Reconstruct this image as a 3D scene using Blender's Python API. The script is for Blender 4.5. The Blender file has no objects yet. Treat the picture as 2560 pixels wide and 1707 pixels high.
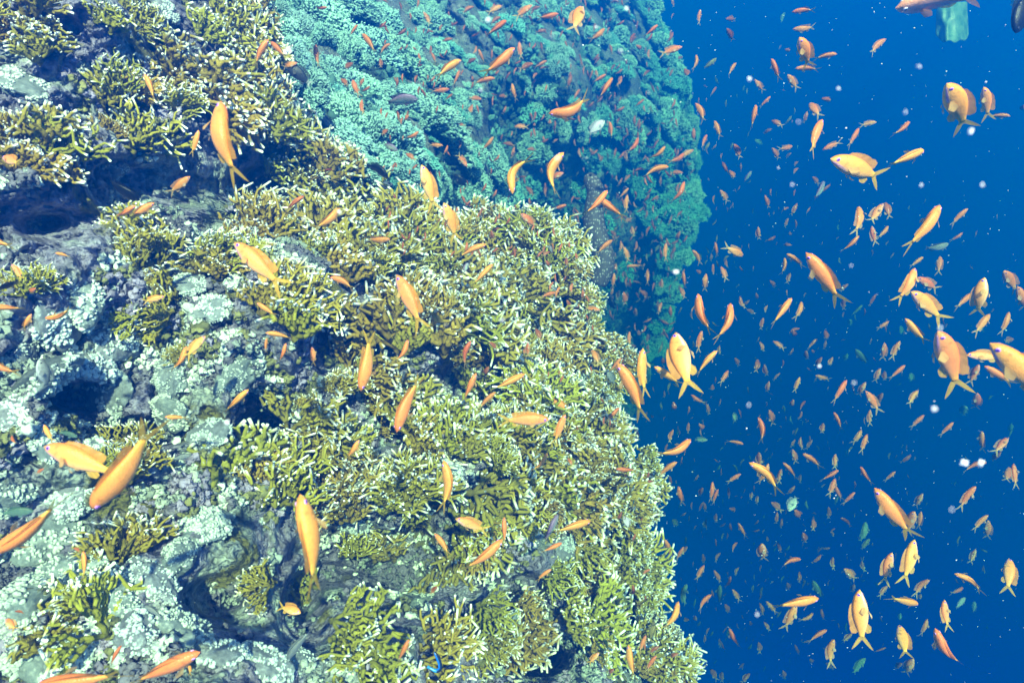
import bpy, math, random
import numpy as np
from mathutils import Vector, Matrix
from mathutils.bvhtree import BVHTree

R = math.radians
scene = bpy.context.scene
COL = scene.collection

# ------------------------------------------------------------------ camera
FPX = 1669.0                       # focal length in pixels of the 2560 px wide photograph
PITCH = 25.0                       # camera looks down along the reef wall
cam_data = bpy.data.cameras.new('camera')
cam = bpy.data.objects.new('camera', cam_data)
COL.objects.link(cam)
cam.rotation_euler = (R(90 - PITCH), 0, 0)
cam_data.sensor_width = 36.0
cam_data.lens = 36.0 * FPX / 2560.0
cam_data.clip_start = 0.02
cam_data.clip_end = 500.0
cam_data.dof.use_dof = True
cam_data.dof.focus_distance = 1.9
cam_data.dof.aperture_fstop = 8.0
scene.camera = cam
CM = np.array(Matrix.Rotation(R(90 - PITCH), 3, 'X'))

# ------------------------------------------------------------------ world: sky above, open blue water around and below
SUN_ELEV, SUN_ROT = 44.0, 200.0
world = bpy.data.worlds.new('World')
scene.world = world
world.use_nodes = True
nt = world.node_tree
nt.nodes.clear()
N = nt.nodes.new
out = N('ShaderNodeOutputWorld')
bg_sky = N('ShaderNodeBackground')
sky = N('ShaderNodeTexSky')
sky.sky_type = 'NISHITA'
sky.sun_disc = False
sky.sun_elevation = R(SUN_ELEV)
sky.sun_rotation = R(SUN_ROT)
bg_sky.inputs['Strength'].default_value = 0.08
nt.links.new(sky.outputs[0], bg_sky.inputs['Color'])
bg_w = N('ShaderNodeBackground')
geo = N('ShaderNodeTexCoord')
sep = N('ShaderNodeSeparateXYZ')
nt.links.new(geo.outputs['Generated'], sep.inputs[0])
ramp = N('ShaderNodeValToRGB')
mr = N('ShaderNodeMapRange')
mr.inputs['From Min'].default_value = -0.8
mr.inputs['From Max'].default_value = 0.3
nt.links.new(sep.outputs['Z'], mr.inputs['Value'])
nt.links.new(mr.outputs[0], ramp.inputs[0])
cr = ramp.color_ramp
cr.elements[0].position = 0.0
cr.elements[0].color = (0.0, 0.006, 0.45, 1)
cr.elements[1].position = 1.0
cr.elements[1].color = (0.0, 0.003, 0.26, 1)
e = cr.elements.new(0.45)
e.color = (0.0, 0.005, 0.45, 1)
mrx = N('ShaderNodeMapRange')
mrx.inputs['From Min'].default_value = 0.10
mrx.inputs['From Max'].default_value = 0.42
mrx.inputs['To Min'].default_value = 1.0
mrx.inputs['To Max'].default_value = 0.0
nt.links.new(sep.outputs['X'], mrx.inputs['Value'])
mxw = N('ShaderNodeMix')
mxw.data_type = 'RGBA'
mxw.blend_type = 'ADD'
mxw.inputs[7].default_value = (0.0, 0.045, 0.02, 1)     # greener glow of the water beside the reef
nt.links.new(mrx.outputs[0], mxw.inputs[0])
nt.links.new(ramp.outputs[0], mxw.inputs[6])
nt.links.new(mxw.outputs[2], bg_w.inputs['Color'])
bg_w.inputs['Strength'].default_value = 1.0
mix = N('ShaderNodeMixShader')
mr2 = N('ShaderNodeMapRange')
mr2.inputs['From Min'].default_value = 0.25
mr2.inputs['From Max'].default_value = 0.5
nt.links.new(sep.outputs['Z'], mr2.inputs['Value'])
nt.links.new(mr2.outputs[0], mix.inputs[0])
nt.links.new(bg_w.outputs[0], mix.inputs[1])
nt.links.new(bg_sky.outputs[0], mix.inputs[2])
nt.links.new(mix.outputs[0], out.inputs['Surface'])

# ------------------------------------------------------------------ sun (high, from behind the diver's right shoulder)
sd = bpy.data.lights.new('sun', 'SUN')
sd.energy = 5.0
sd.angle = R(1.0)
sd.color = (1.0, 0.97, 0.85)
sun = bpy.data.objects.new('sun', sd)
COL.objects.link(sun)
_el, _az = R(SUN_ELEV), R(-77)      # azimuth of the direction towards the sun (x right, y ahead)
to_sun = Vector((math.cos(_el) * math.cos(_az), math.cos(_el) * math.sin(_az), math.sin(_el)))
sun.rotation_euler = to_sun.to_track_quat('Z', 'Y').to_euler()
sky.sun_rotation = math.atan2(to_sun.x, to_sun.y)

scene.view_settings.view_transform = 'Standard'
scene.view_settings.look = 'None'
scene.view_settings.gamma = 1.0
scene.view_settings.exposure = 1.32
scene.render.engine = 'CYCLES'
scene.cycles.use_denoising = True
scene.cycles.max_bounces = 5
scene.cycles.diffuse_bounces = 2
scene.cycles.glossy_bounces = 2
scene.cycles.transmission_bounces = 2
scene.cycles.transparent_max_bounces = 6
scene.cycles.volume_bounces = 0
scene.cycles.use_adaptive_sampling = True
scene.cycles.adaptive_threshold = 0.02

# ------------------------------------------------------------------ helpers
def P(px, py, d):
    """world point(s) seen at photograph pixel (px, py) at depth d metres."""
    px, py, d = np.broadcast_arrays(np.asarray(px, float), np.asarray(py, float), np.asarray(d, float))
    c = np.stack([(px - 1280) / FPX * d, -(py - 853.5) / FPX * d, -d], -1)
    return c @ CM.T

def camdir(v):
    return CM @ np.asarray(v, float)

def _hash(ix, iy, iz, seed):
    h = (ix * 374761393 + iy * 668265263 + iz * 2147483647 + seed * 1274126177) & 0xFFFFFFFF
    h = ((h ^ (h >> 13)) * 1274126177) & 0xFFFFFFFF
    h = ((h ^ (h >> 16)) * 2246822519) & 0xFFFFFFFF
    return ((h ^ (h >> 15)) & 0xFFFFFF) / float(0xFFFFFF) * 2 - 1

def noise(p, seed=0):
    """value noise, vectorised, p (...,3)"""
    p = np.asarray(p, float)
    i = np.floor(p).astype(np.int64)
    f = p - i
    f = f * f * f * (f * (f * 6 - 15) + 10)
    r = 0
    for dx in (0, 1):
        wx = f[..., 0] if dx else 1 - f[..., 0]
        for dy in (0, 1):
            wy = f[..., 1] if dy else 1 - f[..., 1]
            for dz in (0, 1):
                wz = f[..., 2] if dz else 1 - f[..., 2]
                r = r + wx * wy * wz * _hash(i[..., 0] + dx, i[..., 1] + dy, i[..., 2] + dz, seed)
    return r

def fbm(p, octaves, seed=0, gain=0.5):
    r, a, s = 0, 1.0, 1.0
    for k in range(octaves):
        r = r + a * noise(np.asarray(p) * s, seed + k * 17)
        a *= gain
        s *= 2.03
    return r

class TPS:
    """smooth depth map through control points"""
    def __init__(self, pts):
        pts = np.array(pts, float)
        self.c = pts[:, :2] / 1000
        n = len(pts)
        K = self.U(np.linalg.norm(self.c[:, None] - self.c[None], axis=-1)) + np.eye(n) * 0.002
        Q = np.hstack([np.ones((n, 1)), self.c])
        A = np.block([[K, Q], [Q.T, np.zeros((3, 3))]])
        self.w = np.linalg.solve(A, np.concatenate([pts[:, 2], np.zeros(3)]))
    @staticmethod
    def U(r):
        return np.where(r > 1e-9, r * r * np.log(np.maximum(r, 1e-9)), 0)
    def __call__(self, px, py):
        x = np.stack(np.broadcast_arrays(np.asarray(px, float), np.asarray(py, float)), -1) / 1000
        r = np.zeros(x.shape[:-1])
        for k in range(len(self.c)):
            r += self.w[k] * self.U(np.linalg.norm(x - self.c[k], axis=-1))
        return r + self.w[-3] + self.w[-2] * x[..., 0] + self.w[-1] * x[..., 1]

def mesh(name, V, F, mat, smooth=True, col=None, attr=None):
    me = bpy.data.meshes.new(name)
    V = np.asarray(V, float)
    me.from_pydata(V.tolist(), [], F if isinstance(F, list) else F.tolist())
    if smooth:
        me.polygons.foreach_set('use_smooth', [True] * len(me.polygons))
    if col is not None:
        a = me.color_attributes.new('Col', 'FLOAT_COLOR', 'POINT')
        c = np.ones((len(V), 4))
        c[:, :3] = col
        a.data.foreach_set('color', c.ravel())
    if attr is not None:
        for k, v in attr.items():
            a = me.attributes.new(k, 'FLOAT', 'POINT')
            a.data.foreach_set('value', np.asarray(v, float))
    if mat is not None:
        me.materials.append(mat)
    me.update()
    return me

def obj(name, me, parent=None):
    o = bpy.data.objects.new(name, me)
    COL.objects.link(o)
    if parent is not None:
        o.parent = parent
    return o

def tag(o, label=None, cat=None, group=None, kind=None):
    if label: o['label'] = label
    if cat: o['category'] = cat
    if group: o['group'] = group
    if kind: o['kind'] = kind
    return o

def grid_faces(nu, nv, closed_v=False):
    i = np.arange(nu - 1)[:, None]
    j = np.arange(nv if closed_v else nv - 1)[None]
    j2 = (j + 1) % nv
    return np.stack([i * nv + j, (i + 1) * nv + j, (i + 1) * nv + j2, i * nv + j2], -1).reshape(-1, 4)

# ------------------------------------------------------------------ materials
def new_mat(name):
    m = bpy.data.materials.new(name)
    m.use_nodes = True
    return m, m.node_tree, m.node_tree.nodes['Principled BSDF']

def nd(t, kind, **kw):
    n = t.nodes.new(kind)
    for k, v in kw.items():
        if hasattr(n, k): setattr(n, k, v)
        else: n.inputs[k].default_value = v
    return n

def ramp_node(t, src, stops):
    r = t.nodes.new('ShaderNodeValToRGB')
    els = r.color_ramp.elements
    while len(els) < len(stops): els.new(0.5)
    for e, (p, c) in zip(els, stops):
        e.position = p
        e.color = (*c, 1) if len(c) == 3 else c
    t.links.new(src, r.inputs[0])
    return r

def mixc(t, fac, a, b, mode='MIX'):
    n = t.nodes.new('ShaderNodeMix')
    n.data_type = 'RGBA'
    n.blend_type = mode
    if hasattr(fac, 'links'): t.links.new(fac, n.inputs[0])
    else: n.inputs[0].default_value = fac
    for s, k in ((a, 6), (b, 7)):
        if hasattr(s, 'links'): t.links.new(s, n.inputs[k])
        else: n.inputs[k].default_value = (*s, 1)
    return n.outputs[2]

def bump(t, bsdf, src, strength, dist):
    b = t.nodes.new('ShaderNodeBump')
    b.inputs['Strength'].default_value = strength
    b.inputs['Distance'].default_value = dist
    t.links.new(src, b.inputs['Height'])
    t.links.new(b.outputs[0], bsdf.inputs['Normal'])

def rock_material(name, pale=0.0, teal=False):
    m, t, b = new_mat(name)
    tc = t.nodes.new('ShaderNodeTexCoord')
    mp = t.nodes.new('ShaderNodeMapping')
    mp.inputs['Rotation'].default_value = (0.4, 0.3, 0.8)
    t.links.new(tc.outputs['Object'], mp.inputs['Vector'])
    n1 = nd(t, 'ShaderNodeTexNoise', Scale=3.2, Detail=9.0, Roughness=0.62)
    n2 = nd(t, 'ShaderNodeTexNoise', Scale=9.0, Detail=8.0, Roughness=0.68)
    n3 = nd(t, 'ShaderNodeTexNoise', Scale=42.0, Detail=6.0, Roughness=0.7)
    vo = nd(t, 'ShaderNodeTexVoronoi', Scale=30.0)
    vo2 = nd(t, 'ShaderNodeTexVoronoi', Scale=85.0)
    for n in (n1, n2, n3, vo, vo2): t.links.new(mp.outputs[0], n.inputs['Vector'])
    c1 = ramp_node(t, n1.outputs[0], [(0.30, (0.06, 0.07, 0.055)), (0.42, (0.21, 0.16, 0.27)), (0.50, (0.28, 0.24, 0.36)), (0.56, (0.24, 0.29, 0.20)), (0.66, (0.50, 0.55, 0.48))])
    c2 = ramp_node(t, n2.outputs[0], [(0.33, (0.04, 0.05, 0.05)), (0.45, (0.22, 0.22, 0.26)), (0.55, (0.30, 0.30, 0.36)), (0.63, (0.62, 0.68, 0.62))])
    c = mixc(t, 0.5, c1.outputs[0], c2.outputs[0])
    c3 = ramp_node(t, n3.outputs[0], [(0.32, (0.25, 0.27, 0.27)), (0.5, (0.9, 0.9, 0.92)), (0.68, (1.5, 1.55, 1.45))])
    c = mixc(t, 1.0, c, c3.outputs[0], 'MULTIPLY')
    n4 = nd(t, 'ShaderNodeTexNoise', Scale=5.5, Detail=5.0, Roughness=0.6)
    t.links.new(tc.outputs['Object'], n4.inputs['Vector'])
    f4 = ramp_node(t, n4.outputs[0], [(0.56, (0, 0, 0)), (0.62, (1, 1, 1))])
    c = mixc(t, f4.outputs[0], c, (0.16, 0.145, 0.035))
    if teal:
        c = mixc(t, 0.5, c, (0.10, 0.13, 0.11))  # far rock toned darker, painting in the dark gaps between corals
    t.links.new(c, b.inputs['Base Color'])
    b.inputs['Roughness'].default_value = 0.85
    b.inputs['Specular IOR Level'].default_value = 0.2
    ad = t.nodes.new('ShaderNodeMath'); ad.operation = 'ADD'
    t.links.new(n3.outputs[0], ad.inputs[0])
    t.links.new(vo.outputs['Distance'], ad.inputs[1])
    ad2 = t.nodes.new('ShaderNodeMath'); ad2.operation = 'ADD'
    t.links.new(ad.outputs[0], ad2.inputs[0])
    t.links.new(vo2.outputs['Distance'], ad2.inputs[1])
    bump(t, b, ad2.outputs[0], 0.8, 0.012)
    return m

def tip_material(name, low, mid, tip, hue=0.06):
    """coral colour along the branch: pale growing tip, base darkened to paint in shade"""
    m, t, b = new_mat(name)
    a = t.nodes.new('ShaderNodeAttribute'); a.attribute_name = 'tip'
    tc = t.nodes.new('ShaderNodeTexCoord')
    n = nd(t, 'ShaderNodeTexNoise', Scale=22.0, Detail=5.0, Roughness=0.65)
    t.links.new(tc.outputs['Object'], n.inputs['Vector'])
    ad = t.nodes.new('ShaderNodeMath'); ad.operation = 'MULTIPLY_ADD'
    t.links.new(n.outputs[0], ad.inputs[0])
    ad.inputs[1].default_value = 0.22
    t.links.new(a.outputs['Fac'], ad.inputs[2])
    r = ramp_node(t, ad.outputs[0], [(0.12, low), (0.46, tuple(.62 * a for a in mid)), (0.74, mid), (0.90, tuple(.45 * a + .55 * b for a, b in zip(mid, tip))), (0.99, tip)])  # low stops darkened: shade deep among the branches painted in
    oi = t.nodes.new('ShaderNodeObjectInfo')
    hs = t.nodes.new('ShaderNodeHueSaturation')
    h1 = nd(t, 'ShaderNodeMapRange')
    h1.inputs['To Min'].default_value = 0.5 - hue * 0.4
    h1.inputs['To Max'].default_value = 0.5 + hue * 0.5
    t.links.new(oi.outputs['Random'], h1.inputs['Value'])
    t.links.new(h1.outputs[0], hs.inputs['Hue'])
    h3 = nd(t, 'ShaderNodeMapRange')
    h3.inputs['To Min'].default_value = 0.40
    h3.inputs['To Max'].default_value = 0.72
    nz = t.nodes.new('ShaderNodeMath'); nz.operation = 'FRACT'
    ml = t.nodes.new('ShaderNodeMath'); ml.operation = 'MULTIPLY'; ml.inputs[1].default_value = 17.3
    t.links.new(oi.outputs['Random'], ml.inputs[0]); t.links.new(ml.outputs[0], nz.inputs[0]); t.links.new(nz.outputs[0], h3.inputs['Value'])
    h2 = nd(t, 'ShaderNodeMath', operation='MULTIPLY_ADD')
    t.links.new(n.outputs[0], h2.inputs[0])
    h2.inputs[1].default_value = 0.9
    t.links.new(h3.outputs[0], h2.inputs[2])
    t.links.new(h2.outputs[0], hs.inputs['Value'])
    t.links.new(r.outputs[0], hs.inputs['Color'])
    t.links.new(hs.outputs[0], b.inputs['Base Color'])
    b.inputs['Roughness'].default_value = 0.7
    b.inputs['Specular IOR Level'].default_value = 0.25
    n2 = nd(t, 'ShaderNodeTexNoise', Scale=160.0, Detail=3.0)
    t.links.new(tc.outputs['Object'], n2.inputs['Vector'])
    bump(t, b, n2.outputs[0], 0.5, 0.003)
    return m

M_ROCK = rock_material('reef_rock')
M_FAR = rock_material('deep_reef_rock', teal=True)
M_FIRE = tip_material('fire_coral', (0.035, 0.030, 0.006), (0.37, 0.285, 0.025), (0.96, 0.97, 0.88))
M_SOFT = tip_material('soft_coral', (0.015, 0.045, 0.05), (0.11, 0.25, 0.25), (0.38, 0.62, 0.57), 0.06)  # red cut back so the water's teal fade sits in the colour
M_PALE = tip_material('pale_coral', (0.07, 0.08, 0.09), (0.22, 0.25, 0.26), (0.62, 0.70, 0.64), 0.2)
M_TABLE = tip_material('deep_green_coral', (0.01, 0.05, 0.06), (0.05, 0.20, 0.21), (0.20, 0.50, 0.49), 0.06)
# ------------------------------------------------------------------ the near reef: a wall of rock running away from the diver
D1 = TPS([(-300, -200, 1.7), (0, 0, 1.55), (0, 500, 1.40), (0, 1000, 1.30), (-200, 1700, 1.0), (0, 1700, 1.12), (400, 100, 1.85), (400, 600, 1.75),
          (400, 1100, 1.50), (400, 1700, 1.22), (750, 60, 2.5), (800, 480, 2.35), (850, 900, 1.92), (850, 1300, 1.65), (850, 1700, 1.48),
          (1100, 560, 2.65), (1150, 900, 2.15), (1150, 1300, 1.9), (1150, 1700, 1.72), (1450, 600, 2.95), (1500, 900, 2.75),
          (1550, 1200, 2.45), (1600, 1500, 2.3), (1700, 1750, 2.25), (1000, 650, 2.3), (700, 700, 1.75)])
_ey = np.array([-500, -300, 0, 120, 200, 300, 420, 520, 570, 700, 800, 1000, 1150, 1350, 1500, 1700, 1900, 2150])
_ex = np.array([520, 600, 690, 730, 745, 790, 890, 1090, 1410, 1440, 1500, 1545, 1590, 1600, 1625, 1690, 1740, 1800])
def edge1(py):
    return np.interp(py, _ey, _ex)

# darker hollows and crevices (px, py, radius x, radius y, depth)
HOLES = [(650, 1075, 60, 90, .30), (880, 1390, 120, 90, .35), (1000, 1480, 90, 60, .22), (880, 870, 70, 60, .25), (1400, 790, 70, 60, .25),
         (290, 450, 110, 60, .08), (90, 560, 120, 60, .15), (1330, 1640, 90, 60, .35), (340, 1080, 110, 40, .18), (750, 1500, 60, 90, .30),
         (1150, 960, 70, 60, .18), (1260, 1480, 90, 70, .22), (760, 330, 60, 60, .15), (180, 1000, 80, 40, .15), (1080, 1320, 60, 70, .2),
         (1240, 1010, 60, 50, .2), (640, 480, 80, 50, .15), (560, 1500, 90, 50, .2), (1480, 1420, 60, 60, .2), (980, 1080, 60, 50, .2)]
def base1(px, py):
    d = D1(px, py)
    for hx, hy, rx, ry, a in HOLES:
        d = d + 1.5 * a * np.exp(-((px - hx) / rx) ** 2 - ((py - hy) / ry) ** 2)
    p = P(px, py, d)
    ph = (py + .35 * px + 190 * noise(p * 1.7, 71)) / 300.0 + .35
    fr = ph - np.floor(ph)
    saw = np.where(fr < .1, fr / .1, 1 - (fr - .1) / .9)
    d = d + 0.14 * saw * np.clip(.35 + 1.1 * noise(p * 1.9, 72), 0, 1) - .03
    q = p @ np.array([[1.0, .25, .1], [-.2, 1, .4], [.1, -.5, 1.5]])
    d = d + 0.13 * noise(q * 2.6, 5) + 0.075 * noise(q * 6.0, 9)
    return d

nu, nv = 620, 560
v = np.linspace(-180, 2000, nu)[:, None]
s = np.linspace(0, 1, nv)[None, :]
E = edge1(v) + 40 * noise(np.stack([v * 0 + 3.1, v / 70, v * 0], -1), 2) + 20 * noise(np.stack([v * 0, v / 17, v * 0 + 8], -1), 3)
sf = np.clip(s / 0.94, 0, 1)
px = -420 + (E + 420) * sf
over = np.clip((s - 0.94) / 0.06, 0, 1)
px = px - over * 70
vv = v + 0 * px
dd = base1(px, vv) + 0.18 * sf ** 14 + over * 1.6
W = P(px, vv, dd)
ray = W / np.linalg.norm(W, axis=-1, keepdims=True)
h = (np.abs(noise(W * 11, 21)) * 0.05 + 0.035 * fbm(W * 17, 5, 31, 0.6)) + 0.018 * np.abs(noise(W * 45, 77))
W = W + ray * (h * 1.0)[..., None]
near_me = mesh('reef_rock', W.reshape(-1, 3), grid_faces(nu, nv), M_ROCK)
near_reef = obj('reef_wall', near_me)
tag(near_reef, 'grey and violet crusted reef wall rising on the left under the fire corals', 'reef', kind='structure')
NEAR_V = W.reshape(-1, 3)

# ------------------------------------------------------------------ the far reef slope with its soft corals, and the dark hollow below
D2 = TPS([(500, -100, 2.9), (700, 0, 3.0), (1000, 80, 3.9), (1300, 60, 5.2), (1600, 50, 8.0), (820, 280, 2.95), (1080, 300, 3.35), (1260, 330, 5.2),
          (1650, 350, 7.8), (980, 450, 3.3), (1220, 470, 4.3), (1480, 480, 7.4), (1450, 640, 7.8), (1550, 850, 9.8), (1690, 480, 8.6), (1690, 800, 10),
          (1400, 200, 5.4), (1200, 700, 6.0), (900, 700, 4.2), (1640, 620, 8.8), (1200, 1200, 6), (1620, 1200, 8.0), (700, 1200, 4.5)])
_fy = np.array([-300, 0, 150, 300, 450, 560, 650, 720, 800, 900, 1000, 1100, 1300, 1500])
_fx = np.array([1600, 1635, 1680, 1730, 1740, 1720, 1690, 1680, 1665, 1640, 1600, 1570, 1540, 1500])
def edge2(py):
    return np.interp(py, _fy, _fx)
def base2(px, py):
    d = D2(px, py)
    p = P(px, py, d)
    return d + 0.42 * noise(p * 1.3, 41) + 0.25 * noise(p * 2.7, 43)
nu2, nv2 = 330, 330
v = np.linspace(-170, 1450, nu2)[:, None]
s = np.linspace(0, 1, nv2)[None, :]
E = edge2(v) + 16 * noise(np.stack([v * 0 + 1.7, v / 35, v * 0], -1), 12) + 8 * noise(np.stack([v * 0, v / 14, v * 0 + 8], -1), 13)
sf = np.clip(s / 0.94, 0, 1)
px = 420 + (E - 420) * sf
over = np.clip((s - 0.94) / 0.06, 0, 1)
px = px - over * 60
vv = v + 0 * px
W = P(px, vv, base2(px, vv) + 0.5 * sf ** 14 + over * 2.5)
ray = W / np.linalg.norm(W, axis=-1, keepdims=True)
W = W + ray * (0.10 * np.abs(noise(W * 5, 51)) + 0.06 * fbm(W * 9, 4, 61, 0.6))[..., None]
far_me = mesh('deep_reef_rock', W.reshape(-1, 3), grid_faces(nu2, nv2), M_FAR)
far_reef = obj('reef_slope', far_me)
tag(far_reef, 'teal reef slope falling away behind the fire coral ledge', 'reef', kind='structure')

# ------------------------------------------------------------------ coral meshes
def tube_batch(segs, sides=6):
    """segs: list of (pointsNx3, radiiN, tipsN); each becomes a closed tapering tube"""
    V, F, T = [], [], []
    off = 0
    for pts, rad, tip in segs:
        pts = np.asarray(pts, float)
        n = len(pts)
        tan = np.gradient(pts, axis=0)
        tan /= np.linalg.norm(tan, axis=1, keepdims=True) + 1e-12
        ref = np.array([0.13, 0.97, 0.21]) if abs(tan[0, 1]) < 0.9 else np.array([1.0, 0.1, 0])
        a = np.cross(tan, ref); a /= np.linalg.norm(a, axis=1, keepdims=True)
        b = np.cross(tan, a)
        ang = np.arange(sides) / sides * 2 * math.pi
        ring = pts[:, None] + np.asarray(rad)[:, None, None] * (np.cos(ang)[None, :, None] * a[:, None] + np.sin(ang)[None, :, None] * b[:, None])
        V.append(ring.reshape(-1, 3))
        T.append(np.repeat(tip, sides))
        f = grid_faces(n, sides, True) + off
        F.extend(f.tolist())
        V.append(pts[-1:] + tan[-1:] * rad[-1] * 0.7)
        T.append([tip[-1]])
        c = off + n * sides
        l = off + (n - 1) * sides
        F.extend([[l + k, l + (k + 1) % sides, c] for k in range(sides)])
        off = c + 1
    return np.concatenate(V), F, np.concatenate(T)

def fan(rng, Rr, arc, y0, tilt, rotz, spacing=0.030, thick=0.0088, curl=0.0, x0=0.0, rise=0.0):
    """one blade of fire coral: branches fork and spread in a curved plane, ends are stubby pale fingers"""
    segs = []
    levels = [0.0, 0.24, 0.42, 0.57, 0.70, 0.82]
    def pos(a, r):
        x = math.sin(a) * r
        z = math.cos(a) * r
        y = curl * (r / Rr) ** 2 * Rr + 0.09 * Rr * math.sin(a * 4.1 + y0 * 40)
        p = np.array([x, y, z])
        c, s_ = math.cos(tilt), math.sin(tilt)
        p = np.array([p[0], p[1] * c + p[2] * s_, -p[1] * s_ + p[2] * c])
        c, s_ = math.cos(rotz), math.sin(rotz)
        return np.array([p[0] * c - p[1] * s_ + x0, p[0] * s_ + p[1] * c + y0, p[2] + rise])
    def grow(a, w, lv, prev, rprev):
        rr = (levels[lv] if lv < len(levels) else 1.0) * Rr * (1 + rng.uniform(-.05, .05))
        if lv >= len(levels):
            return
        p = pos(a, rr) + rng.normal(0, .005, 3)
        k = lv / len(levels)
        r1 = thick * (1.5 - 0.55 * k)
        segs.append(([prev, (prev + p) / 2 + rng.normal(0, .004, 3), p], [rprev, (rprev + r1) / 2 * .92, r1], [rprev_t[0] * 0 + 0.18 + 0.5 * max(0, k - .15), 0.2 + 0.5 * k, 0.22 + 0.5 * k]))
        width = w * rr
        if lv == len(levels) - 1 or (lv > 2 and rng.random() < 0.10):
            nt_ = max(1, min(4, int(round(width / spacing))))
            for q in range(nt_):
                aa = a + ((q + .5) / nt_ - .5) * w * 1.15 + rng.uniform(-.12, .12)
                L = Rr * rng.uniform(.14, .32)
                e1 = pos(aa, rr + L * .5) + rng.normal(0, .005, 3)
                e2 = pos(aa + rng.uniform(-.22, .22), rr + L) + rng.normal(0, .008, 3)
                segs.append(([p, e1, (e1 + e2) / 2, e2], [r1, thick * .84, thick * .82, thick * rng.uniform(.65, .9)], [0.45, 0.55, 0.76, 1.0]))
            return
        kids = 2 if width > spacing * 1.3 or lv < 2 else 1
        if kids == 2 and lv > 1 and width < spacing * 3 and rng.random() < .25: kids = 1
        if lv == 0: kids = 3
        for q in range(kids):
            grow(a + ((q + .5) / kids - .5) * w + rng.uniform(-.16, .16) * w, w / kids * 1.02, lv + 1, p, r1)
            if kids > 1 and lv > 0 and rng.random() < .85:      # little side nub on the lower branch
                nb = pos(a + rng.uniform(-.5, .5) * w, rr * 1.05) + rng.normal(0, .007, 3)
                segs.append(([p, nb], [thick * .9, thick * .75], [.35, .95 if rng.random() < .5 else .5]))
    rprev_t = [0.1]
    for q in range(10):                     # bridges that knit the lower blade into a net
        a0, a1 = rng.uniform(-.5, .5) * arc, 0
        a1 = a0 + rng.uniform(-.22, .22)
        r0, r1_ = rng.uniform(.3, .7) * Rr, rng.uniform(.3, .75) * Rr
        segs.append(([pos(a0, r0), pos((a0 + a1) / 2, (r0 + r1_) / 2) + rng.normal(0, .003, 3), pos(a1, r1_)], [thick, thick * .9, thick], [.3, .35, .4]))
    grow(0.0, arc, 0, pos(0, -0.1 * Rr), thick * 2.4)
    return segs

def fire_colony(seed, style):
    rng = np.random.default_rng(seed)
    segs = []
    if style == 'bush':
        nf = 7
        for k in range(nf):
            y = (k / (nf - 1) - .5) * 0.24
            segs += fan(rng, rng.uniform(.125, .18), rng.uniform(1.5, 2.3), y + rng.uniform(-.012, .012), y * 2.6 + rng.uniform(-.25, .25), rng.uniform(-.5, .5),
                        curl=rng.uniform(-.25, .25), x0=rng.uniform(-.06, .06), rise=-abs(y) * .3)
    elif style == 'blades':
        nf = 5
        for k in range(nf):
            y = (k / (nf - 1) - .5) * 0.20
            segs += fan(rng, rng.uniform(.15, .20), rng.uniform(1.6, 2.1), y, y * 1.2 + rng.uniform(-.15, .15), rng.uniform(-.2, .2), curl=rng.uniform(-.3, .3),
                        x0=rng.uniform(-.04, .04), rise=-abs(y) * .3)
    elif style == 'lace':
        for k in range(6):
            y = (k / 5 - .5) * 0.22
            segs += fan(rng, rng.uniform(.15, .20), rng.uniform(1.9, 2.6), y, y * 1.8 + rng.uniform(-.3, .3), rng.uniform(-.6, .6), curl=rng.uniform(-.35, .35),
                        x0=rng.uniform(-.05, .05), rise=-abs(y) * .3, spacing=.019, thick=.0056)
    else:                                   # one or two broad plates
        for k in range(3):
            segs += fan(rng, rng.uniform(.17, .21), rng.uniform(2.0, 2.5), (k - 1) * .05, rng.uniform(-.12, .12), rng.uniform(-.1, .1), curl=rng.uniform(-.15, .15),
                        x0=(k - 1) * .05, spacing=.019, thick=.0064)
    V, F, T = tube_batch(segs)
    return mesh('fire_coral', V, F, M_FIRE, attr={'tip': T})

FIRE = {st: [fire_colony(100 + 10 * i + k, st) for k in range(n_)] for i, (st, n_) in enumerate((('bush', 6), ('blades', 4), ('plate', 3), ('lace', 4)))}

def ico(level=1):
    t = (1 + 5 ** .5) / 2
    V = [(-1, t, 0), (1, t, 0), (-1, -t, 0), (1, -t, 0), (0, -1, t), (0, 1, t), (0, -1, -t), (0, 1, -t), (t, 0, -1), (t, 0, 1), (-t, 0, -1), (-t, 0, 1)]
    V = [np.array(v) / np.linalg.norm(v) for v in V]
    F = [(0, 11, 5), (0, 5, 1), (0, 1, 7), (0, 7, 10), (0, 10, 11), (1, 5, 9), (5, 11, 4), (11, 10, 2), (10, 7, 6), (7, 1, 8), (3, 9, 4), (3, 4, 2), (3, 2, 6), (3, 6, 8), (3, 8, 9), (4, 9, 5), (2, 4, 11), (6, 2, 10), (8, 6, 7), (9, 8, 1)]
    for _ in range(level):
        cache, F2 = {}, []
        def mid(a, b):
            k = (min(a, b), max(a, b))
            if k not in cache:
                m = V[a] + V[b]; V.append(m / np.linalg.norm(m)); cache[k] = len(V) - 1
            return cache[k]
        for a, b, c in F:
            x, y, z = mid(a, b), mid(b, c), mid(c, a)
            F2 += [(a, x, z), (b, y, x), (c, z, y), (x, y, z)]
        F = F2
    return np.array(V), np.array(F)
ICO0, ICO1, ICO2, ICO3 = ico(0), ico(1), ico(2), ico(3)

def frame_z(d):
    d = d / np.linalg.norm(d)
    a = np.array([1.0, 0, 0]) if abs(d[0]) < .8 else np.array([0, 1.0, 0])
    x = np.cross(a, d); x /= np.linalg.norm(x)
    return np.stack([x, np.cross(d, x), d], 1)

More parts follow.
